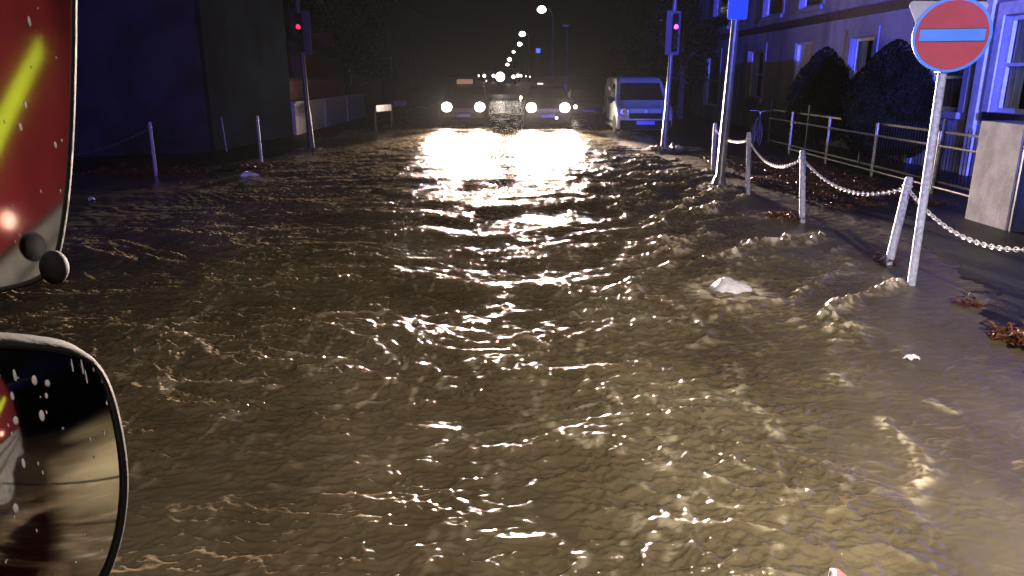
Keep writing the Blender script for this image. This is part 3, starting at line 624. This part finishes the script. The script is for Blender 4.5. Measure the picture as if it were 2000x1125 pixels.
def panel_on(profile, i0, i1, t0, t1, wf, uw, off=.006):
    a = Vector(profile[i0]); b = Vector(profile[i1]); p = a.lerp(b, t0); q = a.lerp(b, t1); d = (b-a).normalized(); nn = Vector((-abs(d.y), abs(d.x))) * off
    return [(-uw*wf(p.y), p.x+nn.x, p.y+nn.y), (uw*wf(p.y), p.x+nn.x, p.y+nn.y), (uw*wf(q.y)*.97, q.x+nn.x, q.y+nn.y), (-uw*wf(q.y)*.97, q.x+nn.x, q.y+nn.y)]
def headlamp(e, x, y, z, w, h, lit, power=0, aim=(0,-1,-.015), m='lamp_warm', rim=.02):
    hs = MB().disc((x, y+.05, z), h+rim, (0, -1, 0), .12, 24, rx=w+rim).build('headlight', M['trim'], e, smooth=True)
    MB().disc((x, y-.016, z), h, (0, -1, 0), .012, 24, rx=w).build('lens', M[m] if lit else M['chrome'], hs)
    if power:
        ld = bpy.data.lights.new('headlight_beam', 'SPOT'); ld.energy = power; ld.color = (1, .79, .66); ld.spot_size = R(42); ld.spot_blend = 1; ld.shadow_soft_size = .11
        lo = bpy.data.objects.new('headlight_beam', ld); COL.objects.link(lo); lo.parent = e; lo.location = (x, y-.16, z); lo.rotation_euler = Vector(aim).to_track_quat('-Z', 'Y').to_euler()
        ld = bpy.data.lights.new('headlight_spill', 'SPOT'); ld.energy = 330; ld.color = (1, .78, .6); ld.spot_size = R(150); ld.spot_blend = .6; ld.shadow_soft_size = .11
        l2 = bpy.data.objects.new('headlight_spill', ld); COL.objects.link(l2); l2.parent = e; l2.location = (x, y-.16, z); l2.rotation_euler = Vector((0, -1, .15)).to_track_quat('-Z', 'Y').to_euler()
def suv(loc, rz, paint, label, power, hz=.9, taxi=False, extra=None, hx=.62, lr=.19, group='cars driving toward the camera through the flood'):
    e = empty('oncoming_car', loc, rz, label, 'car', group)
    pr = [(-2.15,.35),(-2.22,.6),(-2.18,.88),(-2.0,1.02),(-1.15,1.14),(-.45,1.62),(-.1,1.7),(.9,1.72),(1.75,1.66),(2.1,1.15),(2.2,.9),(2.2,.45),(2.1,.3),(-2.0,.28)]
    wf = lambda z: .9 if z < 1.0 else .9 - .2*(z-1.0)/.7
    profile_body(pr, wf).build('body', paint, e, smooth=True)
    MB().prism(panel_on(pr, 4, 5, .1, .93, wf, .86), (0, .003, .003)).build('windscreen', M['glass'], e)
    for s in (-1, 1):
        sw = [(y, z) for y, z in ((-.85,1.14),(-.3,1.56),(.9,1.62),(1.6,1.55),(1.85,1.14))]
        MB().prism([(s*(wf(z)+.003), y, z) for y, z in sw], (s*.006, 0, 0)).build('side_window', M['glass'], e)
        mr_ = MB().blob((s*1.0, -.75, 1.16), .11, .07, .08).build('wing_mirror', paint, e, smooth=True)
        for y in (-1.42, 1.42): wheel(e, s*.82, y, .36)
        headlamp(e, s*hx, -2.2, hz, lr, lr*.9, True, power)
    MB().box(-.42, .42, -2.245, -2.2, .74, .9).build('grille', M['trim'], e, bevel=.01)
    for k in range(3): MB().box(-.4, .4, -2.252, -2.246, .76+k*.05, .77+k*.05).build('grille_bar', M['chrome'], e)
    MB().box(-.8, .8, -2.26, -2.15, .35, .55).build('bumper', M['trim'], e, bevel=.02)
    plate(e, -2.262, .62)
    if taxi:
        t = MB().box(-.34, .3, -.25, .05, 1.74, 1.93).build('roof_sign', M['taxi'], e, bevel=.04)
    return e
e = suv((-1.87, 28.9+1.9, -.15), R(1), M['carA'], 'dark taxi with an amber roof sign, left of the two oncoming cars', 54000, .93, taxi=True)
e = suv((1.38, 28.4+2.1, -.15), R(-1), M['carB'], 'dark car with a bright fog lamp, right of the two oncoming cars', 90000, .92)
headlamp(e, .32, -2.26, .55, .05, .05, True, 0, m='lamp_small')
cyc = MB().blob((-1.02, -.78, 1.2), .06, .04, .11).build('glowing_mirror_glint', M['lamp_small'], e, smooth=True)  # glint painted as a glowing blob; the mirror holds no lamp

def van():
    e = empty('parked_van', (4.45, 27.45, -.15), R(0), 'pale small van parked on the right kerb with its blue-lit plate', 'van')
    pr = [(-2.12,.32),(-2.22,.5),(-2.2,.8),(-2.08,1.0),(-1.42,1.2),(-.72,1.86),(-.45,1.98),(0,2.03),(1.6,2.03),(2.1,1.95),(2.17,1.6),(2.2,.5),(2.1,.3)]
    wf = lambda z: .93 if z < 1.05 else .93 - .15*((z-1.05)/1.0)**1.2
    profile_body(pr, wf, .1).build('body', M['vanp'], e, smooth=True)
    MB().prism(panel_on(pr, 4, 5, .08, .93, wf, .84), (0, .003, .003)).build('windscreen', M['glass'], e)
    for s in (-1, 1):
        sw = [(-1.15,1.22),(-.62,1.74),(-.05,1.8),(.1,1.22)]
        MB().prism([(s*(wf(z)+.003), y, z) for y, z in sw], (s*.006, 0, 0)).build('side_window', M['glass'], e)
        MB().blob((s*1.03, -1.0, 1.26), .11, .08, .12).build('wing_mirror', M['trim'], e, smooth=True)
        for y in (-1.38, 1.42):
            wheel(e, s*.84, y, .34)
            n = 14; MB().prism([(s*.925, y+.43*math.cos(R(180*k/n)), .3+.45*math.sin(R(180*k/n))) for k in range(n+1)], (s*.012, 0, 0)).build('wheel_arch', M['trim'], e)
        headlamp(e, s*.7, -2.14, .9, .15, .12, False)
        MB().box(s*.925-.006, s*.925+.012, -1.15, 1.9, .45, .55).build('rub_strip', M['trim'], e)
        MB().box(s*.93, s*.93+.004, .2, .215, .55, 1.3).build('door_seam', M['trim'], e)
        MB().box(s*.93, s*.93+.02, -.02, .14, 1.05, 1.08).build('door_handle', M['trim'], e)
    MB().box(-.55, .55, -2.235, -2.19, .68, .86).build('grille', M['trim'], e, bevel=.01)
    MB().box(-.86, .86, -2.27, -2.1, .34, .63).build('bumper', M['trim'], e, bevel=.03)
    MB().disc((0, -2.245, .92), .05, (0,-1,0), .02, 16).build('badge', M['chrome'], e)
    MB().tube([(0, .3, 2.03), (.02, .5, 2.25)], .008, 5).build('aerial', M['trim'], e)
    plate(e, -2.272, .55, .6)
van()
# parked car partly hidden behind the van
pc = empty('parked_car', (3.55, 37.2, -.15), 0, 'dark parked car with a small side lamp glinting left of the van', 'car')
pr = [(-2.05,.35),(-2.1,.6),(-2.0,.82),(-1.1,.98),(-.4,1.42),(.8,1.44),(1.6,1.15),(2.0,1.0),(2.05,.5),(1.95,.3)]
profile_body(pr, lambda z: .86 if z < .95 else .86-.2*(z-.95)/.5).build('body', M['carB'], pc, smooth=True)
MB().prism(panel_on(pr, 3, 4, .08, .93, lambda z: .8, .86), (0, .003, .003)).build('windscreen', M['glass'], pc)
for s in (-1, 1):
    for y in (-1.35, 1.3): wheel(pc, s*.78, y, .32)
headlamp(pc, .62, -2.05, .68, .12, .09, False); headlamp(pc, -.62, -2.05, .68, .09, .09, True, 0, m='lamp_small')
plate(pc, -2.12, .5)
# far vehicles
def far_car(x, y, z, lr, label, lit_m='lamp_far'):
    e = empty('distant_car', (x, y, z), 0, label, 'car', 'distant cars at the end of the street')
    pr = [(-2.1,.35),(-2.15,.7),(-2.0,.95),(-1.15,1.05),(-.4,1.5),(.9,1.55),(1.8,1.4),(2.1,1.0),(2.1,.4),(2.0,.3)]
    profile_body(pr, lambda z: .87 if z < 1 else .87-.2*(z-1)/.5).build('body', M['carA'], e, smooth=True)
    MB().prism(panel_on(pr, 3, 4, .08, .93, lambda z: .8, .86), (0, .003, .003)).build('windscreen', M['glass'], e)
    for s in (-1, 1):
        headlamp(e, s*.62, -2.15, .78, (lr[(s+1)//2] if isinstance(lr, tuple) else lr), (lr[(s+1)//2] if isinstance(lr, tuple) else lr), True, 0, m=lit_m)
        for y_ in (-1.35, 1.35): wheel(e, s*.8, y_, .33)
def zpt(px, py, y): return from_px(px, py, y)
p = zpt(977, 150, 72); far_car(p.x+.62, 74, p.z-.78, (.42, .16), 'distant oncoming car with the brightest lights, above the gap between the two cars')
p = zpt(1002, 148, 96); far_car(p.x, 98, p.z-.78, .2, 'distant car just right of the brightest one')
p = zpt(955, 148, 104); far_car(p.x, 106, p.z-.78, .2, 'distant car just left of the brightest one')

# ------------------------------------------------------------------ street lamps
def street_lamp(px, py, y, size, lit=True, label='', post_dx=.9):
    t = zpt(px, py, y); gz = float(ground_h(np.array([t.x]), np.array([y]))[0])
    e = empty('street_lamp', (t.x + post_dx, y, gz), 0, label, 'street lamp', 'street lamps receding down the street'); H_ = t.z - gz
    MB().tube([(0,0,-.3),(0,0,1.2),(0,0,1.21),(0,0,H_-.5),(-post_dx*.3,0,H_+.02),(-post_dx*.8,0,H_+.08)], [.09,.09,.06,.045,.035,.03], 8).build('column', M['greypost'], e, smooth=True)
    hd = MB().box(-post_dx-.3*size, -post_dx+.3*size, -.13, .13, H_+.02, H_+.13).build('lamp_head', M['greypost'], e, bevel=.02)
    if lit: MB().blob((-post_dx, 0, H_-.02), .26*size, .23*size, .2*size, 12, 8).build('lens', M['lamp_cool'], hd, smooth=True)
for i, (px, py, y, s, lab) in enumerate(((1058,18,62,1.35,'nearest lit street lamp, brightest and highest over the street'), (1020,66,104,1.6,'second lit street lamp, left of and below the brightest one'), (1015,86,136,1.6,'third lit street lamp just below the second'),
    (1003,101,176,1.3,'fourth lit street lamp, tiny above the distant cars'), (995,116,240,2.4,'fifth lit street lamp, tiny and left of the fourth'), (991,126,300,2.4,'sixth lit street lamp, close above the distant headlights'), (985,137,400,2.6,'farthest lit street lamp, touching the distant headlights'))):
    street_lamp(px, py, y, s, True, lab)
street_lamp(1105, 52, 57, .8, False, 'unlit thin street lamp standing right of the lit row', .12)
# small lights and signs far away
def far_sign(px, py, y, w, h, m, name, label, cat):
    t = zpt(px, py, y); gz = float(ground_h(np.array([t.x]), np.array([y]))[0])
    e = empty(name, (t.x, y, gz), 0, label, cat); MB().tube([(0,.05,-.2),(0,.05,t.z-gz)], .04, 8).build('post', M['greypost'], e)
    MB().box(-w/2, w/2, -.03, .0, t.z-gz-h/2, t.z-gz+h/2).build('face', M[m], e, bevel=.008)
far_sign(1055, 165, 56, .42, .2, 'lit_white_sign' if 'lit_white_sign' in M else 'lit_sign', 'street_sign', 'small pale rectangular sign above the right oncoming car', 'sign')
far_sign(1051, 99, 60, .34, .34, 'lit_blue', 'street_sign', 'small blue sign below the lit street lamps', 'sign')
far_sign(1104, 170, 55, .18, .3, 'signblue', 'street_sign', 'tiny blue plate on the thin unlit lamp post line', 'sign')
t = zpt(1272, 103, 43); wl = empty('porch_lamp', (t.x, 43, t.z), 0, 'tiny bright lamp above the parked van', 'lamp'); MB().blob((0,0,0), .06, .06, .11).build('bulb', M['lamp_small'], wl, smooth=True); MB().tube([(0,.02,.1),(0,.05,.4)], .02, 6).tube([(0,.05,.4),(0,.05,-2.6)], .025, 6).build('stem', M['darkpost'], wl)
for k, (px, py, y, w) in enumerate(((935,148,120,.3),(944,151,110,.2),(1018,148,120,.35),(1027,149,115,.2),(1035,150,125,.2),(950,158,90,.14))):
    t = zpt(px, py, y); gz = float(ground_h(np.array([t.x]), np.array([y]))[0]); e = empty('distant_lamp', (t.x, y, gz), 0, ('small far light, ' + ['left of the distant headlights','between the far left light and the brightest headlights','just right of the distant headlights','second small light right of the distant headlights','rightmost small light in the distant row','lowest small light, left of the distant cars'][k]), 'lamp', 'small far lights at the end of the street')
    MB().tube([(0,0,-.2),(0,0,t.z-gz-w*.5)], .03, 6).build('stem', M['darkpost'], e); MB().blob((0,0,t.z-gz), w*.36, w*.36, w*.6, 10, 6).build('bulb', M['lamp_small'], e, smooth=True)

# ------------------------------------------------------------------ leaves, debris
def litter(x0, x1, y0, y1, n, label, seed, dens=1.0, size=.035, pile=.05):
    rs = np.random.RandomState(seed); xs_ = x0 + (x1-x0)*rs.rand(n); ys_ = y0 + (y1-y0)*rs.rand(n)
    fx_ = np.abs((xs_-x0)/(x1-x0)*2-1); fy_ = np.abs((ys_-y0)/(y1-y0)*2-1)
    ok = (pn(xs_/.5, ys_/.5, seed) + .5 > np.maximum(fx_, fy_)**2 * 1.0) & (rs.rand(n) < dens); xs_, ys_ = xs_[ok], ys_[ok]
    base = np.maximum(ground_h(xs_, ys_), 0) + .004; mb = MB()
    for x, y, z in zip(xs_, ys_, base):
        s = size*(.5+rs.rand()); w = rs.rand()*6.28; t = Vector((math.cos(w), math.sin(w), rs.normal()*.35)).normalized(); u = Vector((-math.sin(w), math.cos(w), rs.normal()*.5)).normalized(); c = Vector((x, y, z + rs.rand()**2*pile+.006))
        lift = Vector((0, 0, s*.35)); mb.add([c - t*s, c - u*s*.5 + lift, c - t*s*.1, c + u*s*.55 + lift*.6, c + t*s], [(0, 1, 2), (0, 2, 3), (1, 4, 2), (2, 4, 3)])
    tag(mb.build('leaf_litter', M['deadleaf']), label, 'leaves', None, 'stuff')
litter(4.3, 6.9, 10.5, 17.8, 9000, 'brown fallen leaves covering the pavement behind the right-hand bollards', 41)
litter(3.45, 4.0, 9.7, 10.6, 700, 'small heap of dark leaves at the foot of the third right bollard', 42, pile=.1)
litter(3.75, 4.35, 5.55, 6.2, 800, 'pile of wet brown leaves right of the no entry sign', 43, pile=.1)
litter(3.6, 4.1, 4.9, 5.4, 500, 'wet leaf pile at the right edge of the photo', 44, pile=.08)
litter(3.7, 4.15, 7.3, 7.75, 260, 'few wet leaves caught at the foot of the leaning bollard', 45, pile=.08)
litter(-8.6, -5.6, 14.5, 15.9, 1700, 'brown leaves scattered along the left kerb below the bollards', 46, pile=.07, size=.045)
litter(-6.3, -5.0, 15.4, 16.4, 400, 'wet leaves and foam near the left bollards', 47, pile=.08, size=.045)

def bag():
    g = onground(1425, 566); e = empty('plastic_bag', (g.x, g.y, 0), R(-8), 'crumpled white plastic bag floating in the flood left of the no entry pole', 'bag')
    nx, ny = 48, 28; vs = []; fs = []
    for j in range(ny+1):
        t = j/ny
        for i in range(nx):
            w = 2*math.pi*i/nx; r_ = t; x = math.cos(w)*.2*r_*(1+.15*math.sin(3*w+1)); y = math.sin(w)*.13*r_
            z = .085*(1-r_**3) - .012 + .04*math.exp(-((x+.05)**2+(y)**2)/.005)
            q = pn(np.array([x*22+3.]), np.array([y*26.]), 50)[0]; q2 = pn(np.array([x*50+3.]), np.array([y*55.]), 51)[0]; vs.append((x + .008*q2, y, z + .02*abs(q)*(1.1-t*.6) + .006*q2))
    for j in range(ny):
        for i in range(nx): fs.append((j*nx+i, (j+1)*nx+i, (j+1)*nx+(i+1)%nx, j*nx+(i+1)%nx))
    MB().add(vs, fs).build('film', M['bag'], e, smooth=True)
bag()
for (px, py, s, lab) in ((1780, 705, .045, 'small pale scrap of litter in the shallow water on the right'), (485, 345, .16, 'pale scrap of litter at the left kerb beside the leaves'), (180, 392, .07, 'small pale scrap of litter in the dark water near the upper mirror')):
    g = onground(px, py); mb = MB(); vs = []; fs = []
    for j in range(7):
        for i in range(14):
            w = 2*math.pi*i/14; r_ = s*j/6*(1+.35*math.sin(2*w+px)+.2*math.sin(5*w)); vs.append((math.cos(w)*r_, math.sin(w)*r_*.6, .02+s*.45*(1-(j/6)**2)+.012*math.sin(w*4+j)))
    for j in range(6):
        for i in range(14): fs.append((j*14+i, (j+1)*14+i, (j+1)*14+(i+1)%14, j*14+(i+1)%14))
    o = mb.add(vs, fs).build('litter_scrap', M['bag'], None, smooth=True, loc=(g.x, g.y, 0)); tag(o, lab, 'litter', 'pale scraps of litter')

# ------------------------------------------------------------------ the fire engine the picture is taken from
HD = Vector((-math.sin(R(55)), math.cos(R(55)), 0)); NO = Vector((math.cos(R(55)), math.sin(R(55)), 0)); F0 = NO * -.12
fe = empty('fire_engine', (0, 0, 0), 0, 'red fire engine with yellow stripe, its two door mirrors at the left edge', 'fire engine')
def fl(s, z, off=0): return F0 + HD*s + NO*off + Vector((0, 0, z))     # point on the flank
def fbox(mb, s0, s1, z0, z1, o0, o1): 
    return mb.add([fl(s0,z0,o0),fl(s1,z0,o0),fl(s1,z0,o1),fl(s0,z0,o1),fl(s0,z1,o0),fl(s1,z1,o0),fl(s1,z1,o1),fl(s0,z1,o1)], [(0,3,2,1),(4,5,6,7),(0,1,5,4),(1,2,6,5),(2,3,7,6),(3,0,4,7)])
b = MB(); fbox(b, -7.6, -.9, 1.22, 3.05, -2.3, 0); fbox(b, -.9, 1.1, .5, 1.55, -2.3, -.02); fbox(b, -.9, 1.1, 2.5, 2.9, -2.3, -.02); b.build('body', M['engred'], fe)
b = MB(); fbox(b, -7.55, -.95, .35, 1.217, -2.2, -.03); b.build('lower_lockers', M['silver'], fe)
for z in (1.2, 1.03, .82): b = MB(); fbox(b, -7.55, -.95, z-.018, z+.018, -.029, .012); b.build('trim_strip', M['chrome'], fe)
st = MB()
for (s0, z0, s1, z1) in ((-1.2, 1.45, -4.2, 2.25), ):
    st.prism([fl(s0, z0, .003), fl(s1, z1, .003), fl(s1, z1+.15, .003), fl(s0, z0+.15, .003)], NO*.004)
st.build('yellow_stripe', M['engyel'], fe)
b = MB().blob(fl(-1.75, 1.35, .03), .035, .03, .045); b.build('side_lamp', M['lamp_orange'], fe, smooth=True)
for s in (-1.9, -6.2): MB().ring(fl(s, .35, -.15), .36, .14, NO, 32, 8).build('wheel', M['tyre'], fe, smooth=True)
def lamp(name, kind, loc, target, power, col, size=R(90), blend=.6, soft=.1):
    ld = bpy.data.lights.new(name, kind); ld.energy = power; ld.color = col; ld.shadow_soft_size = soft
    if kind == 'SPOT': ld.spot_size = size; ld.spot_blend = blend
    o = bpy.data.objects.new(name, ld); COL.objects.link(o); o.parent = fe; o.location = loc
    o.rotation_euler = (Vector(target) - Vector(loc)).to_track_quat('-Z', 'Y').to_euler(); return o
# side scene lights on the flank, blue beacons on the roof
for s, pw, of in ((-1.9, 160, .22), (-5.6, 1200, .9)):
    MB().tube([fl(s, 3.0, -.05), fl(s, 3.02, of)], .025, 8).build('lamp_arm', M['black'], fe); q = fl(s, 2.98, of); MB().disc(q, .09, (0, 0, 1), .06, 20).build('scene_light', M['trim'], fe)
    lamp('scene_light_beam', 'SPOT', q + Vector((0, 0, -.08)) + NO*.1, q + NO*3.2 - HD*.4 + Vector((0, 0, -2.2)), pw, (1, .93, .72), R(100), 1, .12)
for s, off in ((.6, -.3), (-7.2, -.3)):
    q = fl(s, 3.05, off); MB().tube([q, q+Vector((0,0,.14)), q+Vector((0,0,.17))], [.1, .09, .04], 20).build('beacon', M['blue_lens'], fe, smooth=True)
lamp('beacon_beam', 'SPOT', fl(-7.2, 3.15, -.1), (10.5, 19, 8), 95000, (.08, .10, 1), R(54), 1, .12)
lamp('beacon_beam', 'SPOT', fl(.6, 3.12, .1), (3.2, 26, 3.0), 6500, (.05, .16, 1), R(26), 1, .1)
lamp('beacon_beam', 'SPOT', fl(.6, 3.12, .1), (-9, 18, 5), 4000, (.2, .14, 1), R(60), 1, .1)
mq = fl(-3.6, 5.9, -.8)
MB().tube([fl(-3.6, 2.9, -.8), fl(-3.6, 4.4, -.8), fl(-3.6, 4.41, -.8), mq + Vector((0, 0, .05))], [.07, .07, .045, .045], 12).build('added_light_mast', M['galv'], fe, smooth=True)  # unseen mast and floodlights, added to light the brown water
for k in (-1, 1): MB().box(mq.x+k*.28-.2, mq.x+k*.28+.2, mq.y-.1, mq.y+.06, mq.z, mq.z+.26).build('added_mast_floodlight', M['trim'], fe, bevel=.02)
lamp('added_mast_beam', 'SPOT', mq + Vector((0, .2, .1)), (2.6, 3.6, 0), 4300, (1, .88, .72), R(86), 1, .16)  # warm fill from the added mast
lamp('scene_light_beam', 'SPOT', fl(-1.5, 2.9, .35), (2.9, 2.0, 0), 2000, (1, .95, .8), R(84), 1, .12)
lamp('beacon_beam', 'SPOT', fl(.6, 3.12, .1), (3.9, 7.4, 1.75), 1500, (.10, .22, 1), R(38), 1, .1)
lamp('added_sign_spot', 'SPOT', fl(-.2, 2.95, .1), (4.2, 7.5, 1.4), 60, (1, .8, .8), R(55), 1, .1)  # weak warm spot added to lift the sign and posts; no fixture

def mirror_part(center_px, dist, target, outline, bulge, lip, depth):
    d = ray(*center_px); C = EYE + d*dist; dn = d.normalized(); e_ = (Vector(target) - C).normalized(); nrm = (e_ - dn).normalized()
    u = nrm.cross(Vector((0,0,1))).normalized() * -1; v = nrm.cross(u); v = v if v.z > 0 else -v
    P2 = []
    for (px, py) in outline:
        r_ = ray(px, py); k = (C - EYE).dot(nrm) / r_.dot(nrm); q = EYE + r_*k - C; P2.append((q.dot(u), q.dot(v)))
    # smooth the outline (closed Catmull-Rom)
    n = len(P2); sm = []
    for i in range(n):
        p0, p1, p2, p3 = P2[i-1], P2[i], P2[(i+1)%n], P2[(i+2)%n]
        for k in range(5):
            t = k/5; sm.append(tuple(.5*((2*p1[a])+(-p0[a]+p2[a])*t+(2*p0[a]-5*p1[a]+4*p2[a]-p3[a])*t*t+(-p0[a]+3*p1[a]-3*p2[a]+p3[a])*t**3) for a in (0, 1)))
    n = len(sm); cx = sum(p[0] for p in sm)/n; cy = sum(p[1] for p in sm)/n
    W_ = lambda a, b_, h_: C + u*a + v*b_ + nrm*h_
    vs = []; fs = []; rings = 14
    for j in range(rings+1):
        k = j/rings
        for p in sm:
            a = cx + (p[0]-cx)*k; b_ = cy + (p[1]-cy)*k; h_ = -bulge*((a-cx)**2+(b_-cy)**2); vs.append(W_(a, b_, h_))
    for j in range(rings):
        for i in range(n): fs.append((j*n+i, j*n+(i+1)%n, (j+1)*n+(i+1)%n, (j+1)*n+i))
    # housing: rounded shell from the lip back
    hv = []; prof = [(0, -.004), (0, .006), (lip*.5, .010), (lip, .006), (lip*1.2, -.01), (lip*1.1, -depth*.6), (-lip, -depth)]
    def off(i, o):
        p = Vector(sm[i]); t = (Vector(sm[(i+1)%n]) - Vector(sm[i-1])).normalized(); nn = Vector((t.y, -t.x)); 
        if nn.dot(p - Vector((cx, cy))) < 0: nn = -nn
        return p + nn*o
    hf = []
    for (o, h_) in prof:
        for i in range(n):
            p = off(i, o); rr = (p.x-cx)**2+(p.y-cy)**2; hv.append(W_(p.x, p.y, h_ - bulge*rr))
    for j in range(len(prof)-1):
        for i in range(n): hf.append((j*n+i, j*n+(i+1)%n, (j+1)*n+(i+1)%n, (j+1)*n+i))
    hf.append(tuple((len(prof)-1)*n+i for i in range(n)))
    hs = MB().add(hv, hf).build('mirror_housing', M['black'], fe, smooth=True)
    g = MB().add(vs, fs); gl = g.build('mirror_glass', M['mirror'], hs, smooth=True)
    gl.data.polygons.foreach_set('use_smooth', [True]*len(gl.data.polygons))
    return C, u, v, nrm, W_, hs, (cx, cy, bulge)
up_out = [(-140,-260),(0,-275),(110,-265),(137,-230),(141,-120),(140,0),(139,120),(135,250),(129,350),(120,430),(108,492),(90,528),(55,548),(0,562),(-70,575),(-130,560),(-160,480),(-165,100),(-165,-150)]
UP = mirror_part((60, 250), 1.05, fl(-3.1, 1.75, 0), up_out, 0.0, .006, .07)
lo_out = [(-150,700),(-60,692),(30,690),(110,695),(165,706),(198,730),(218,775),(232,840),(241,905),(244,960),(241,1030),(233,1090),(218,1150),(190,1200),(120,1235),(0,1245),(-120,1240),(-165,1190),(-170,950),(-168,760)]
LO = mirror_part((60, 930), .95, fl(-6.4, -1.9, .6), lo_out, 1.0, .007, .08)
q = UP[4]
k1 = EYE + ray(106, 522)*1.02; MB().blob(k1, .017, .02, .024, 20, 14).build('mirror_joint', M['black'], fe, smooth=True)
k2 = EYE + ray(96, 600)*1.1
# arm from the cab to both mirrors
MB().tube([fl(1.1, 2.55, 0), EYE + ray(-260, 30)*1.15, EYE + ray(-240, 600)*1.12, EYE + ray(-240, 1000)*1.05, fl(1.15, 1.45, 0)], .017, 10).build('mirror_arm', M['black'], fe, smooth=True)
MB().tube([EYE + ray(-240, 300)*1.15, EYE + ray(-100, 300)*1.14], .015, 8).tube([EYE + ray(-240, 950)*1.06, EYE + ray(-100, 950)*1.03], .015, 8).build('mirror_arm', M['black'], fe, smooth=True)
# rain drops and runs on the glass
def drops(MR, lst, dist_box):
    C, u, v, nrm, W_, hs, (cx, cy, bl) = MR; mb = MB()
    for (px, py, l, w) in lst:
        r_ = ray(px, py); k = (C-EYE).dot(nrm)/r_.dot(nrm); p = EYE + r_*k - C; a, b_ = p.dot(u), p.dot(v); c = W_(a, b_, .0015 - bl*((a-cx)**2+(b_-cy)**2))
        vs = []; fs = []
        for j in range(7):
            t = math.pi*j/6
            for i in range(8):
                q_ = 2*math.pi*i/8; vs.append(c + u*w*math.sin(t)*math.cos(q_) + nrm*w*.5*math.sin(t)*math.sin(q_) + v*l*math.cos(t))
        for j in range(6):
            for i in range(8): fs.append((j*8+i, (j+1)*8+i, (j+1)*8+(i+1)%8, j*8+(i+1)%8))
        mb.add(vs, fs)
    o = mb.build('water_drops', M['drop'], hs, smooth=True); o['kind'] = 'stuff'
rs = random.Random(5)
drops(UP, [(57,42,.007,.002),(50,205,.005,.0016),(40,248,.006,.002),(108,283,.005,.0018)] + [(rs.uniform(5,125), rs.uniform(10,500), rs.uniform(.001,.003), .0009) for _ in range(14)], 1)
drops(LO, [(75,750,.007,.003),(100,755,.005,.003),(38,742,.009,.0018),(30,780,.006,.002),(85,815,.008,.003),(34,825,.006,.003),(46,905,.007,.002),(31,993,.007,.003),(6,743,.005,.002),(172,728,.014,.0012),(178,745,.012,.001),(152,725,.012,.001),(209,745,.009,.0012),(96,778,.004,.0018)] + [(rs.uniform(5,225), rs.uniform(715,1110), rs.uniform(.001,.004), .0009) for _ in range(22)], 1)
# marker rod whose tip shows at the bottom edge
tp = EYE + ray(1632, 1112)*1.3; MB().tube([tp, tp + Vector((.012,0,-.02)), tp + Vector((.05,.0,-.1))], [.004, .012, .016], 12).build('marker_rod', M['rodred'], fe, smooth=True)
MB().tube([tp + Vector((-.006,-.004,.002)), tp + Vector((-.004,-.006,-.05))], [.006, .011], 10).build('marker_tip', M['white'], fe, smooth=True)
MB().tube([tp + Vector((.05,.0,-.1)), tp + Vector((.1,.0,-.5)), fl(-1.2, .6, 0)], .014, 8).build('marker_stem', M['black'], fe, smooth=True)

# ------------------------------------------------------------------ wet night air
hz = MB().box(-45, 45, -20, 420, -1.6, 26).build('haze', None)
hm = bpy.data.materials.new('wet_air'); hm.use_nodes = True; hn = hm.node_tree.nodes; hn.remove(hn['Principled BSDF'])
pv = hn.new('ShaderNodeVolumePrincipled'); pv.inputs['Density'].default_value = .000035; pv.inputs['Color'].default_value = (.9, .9, .9, 1); pv.inputs['Anisotropy'].default_value = .55
hm.node_tree.links.new(pv.outputs[0], hn['Material Output'].inputs['Volume']); hz.data.materials.clear(); hz.data.materials.append(hm)
tag(hz, 'thin rainy mist glowing round the headlights', kind='stuff')
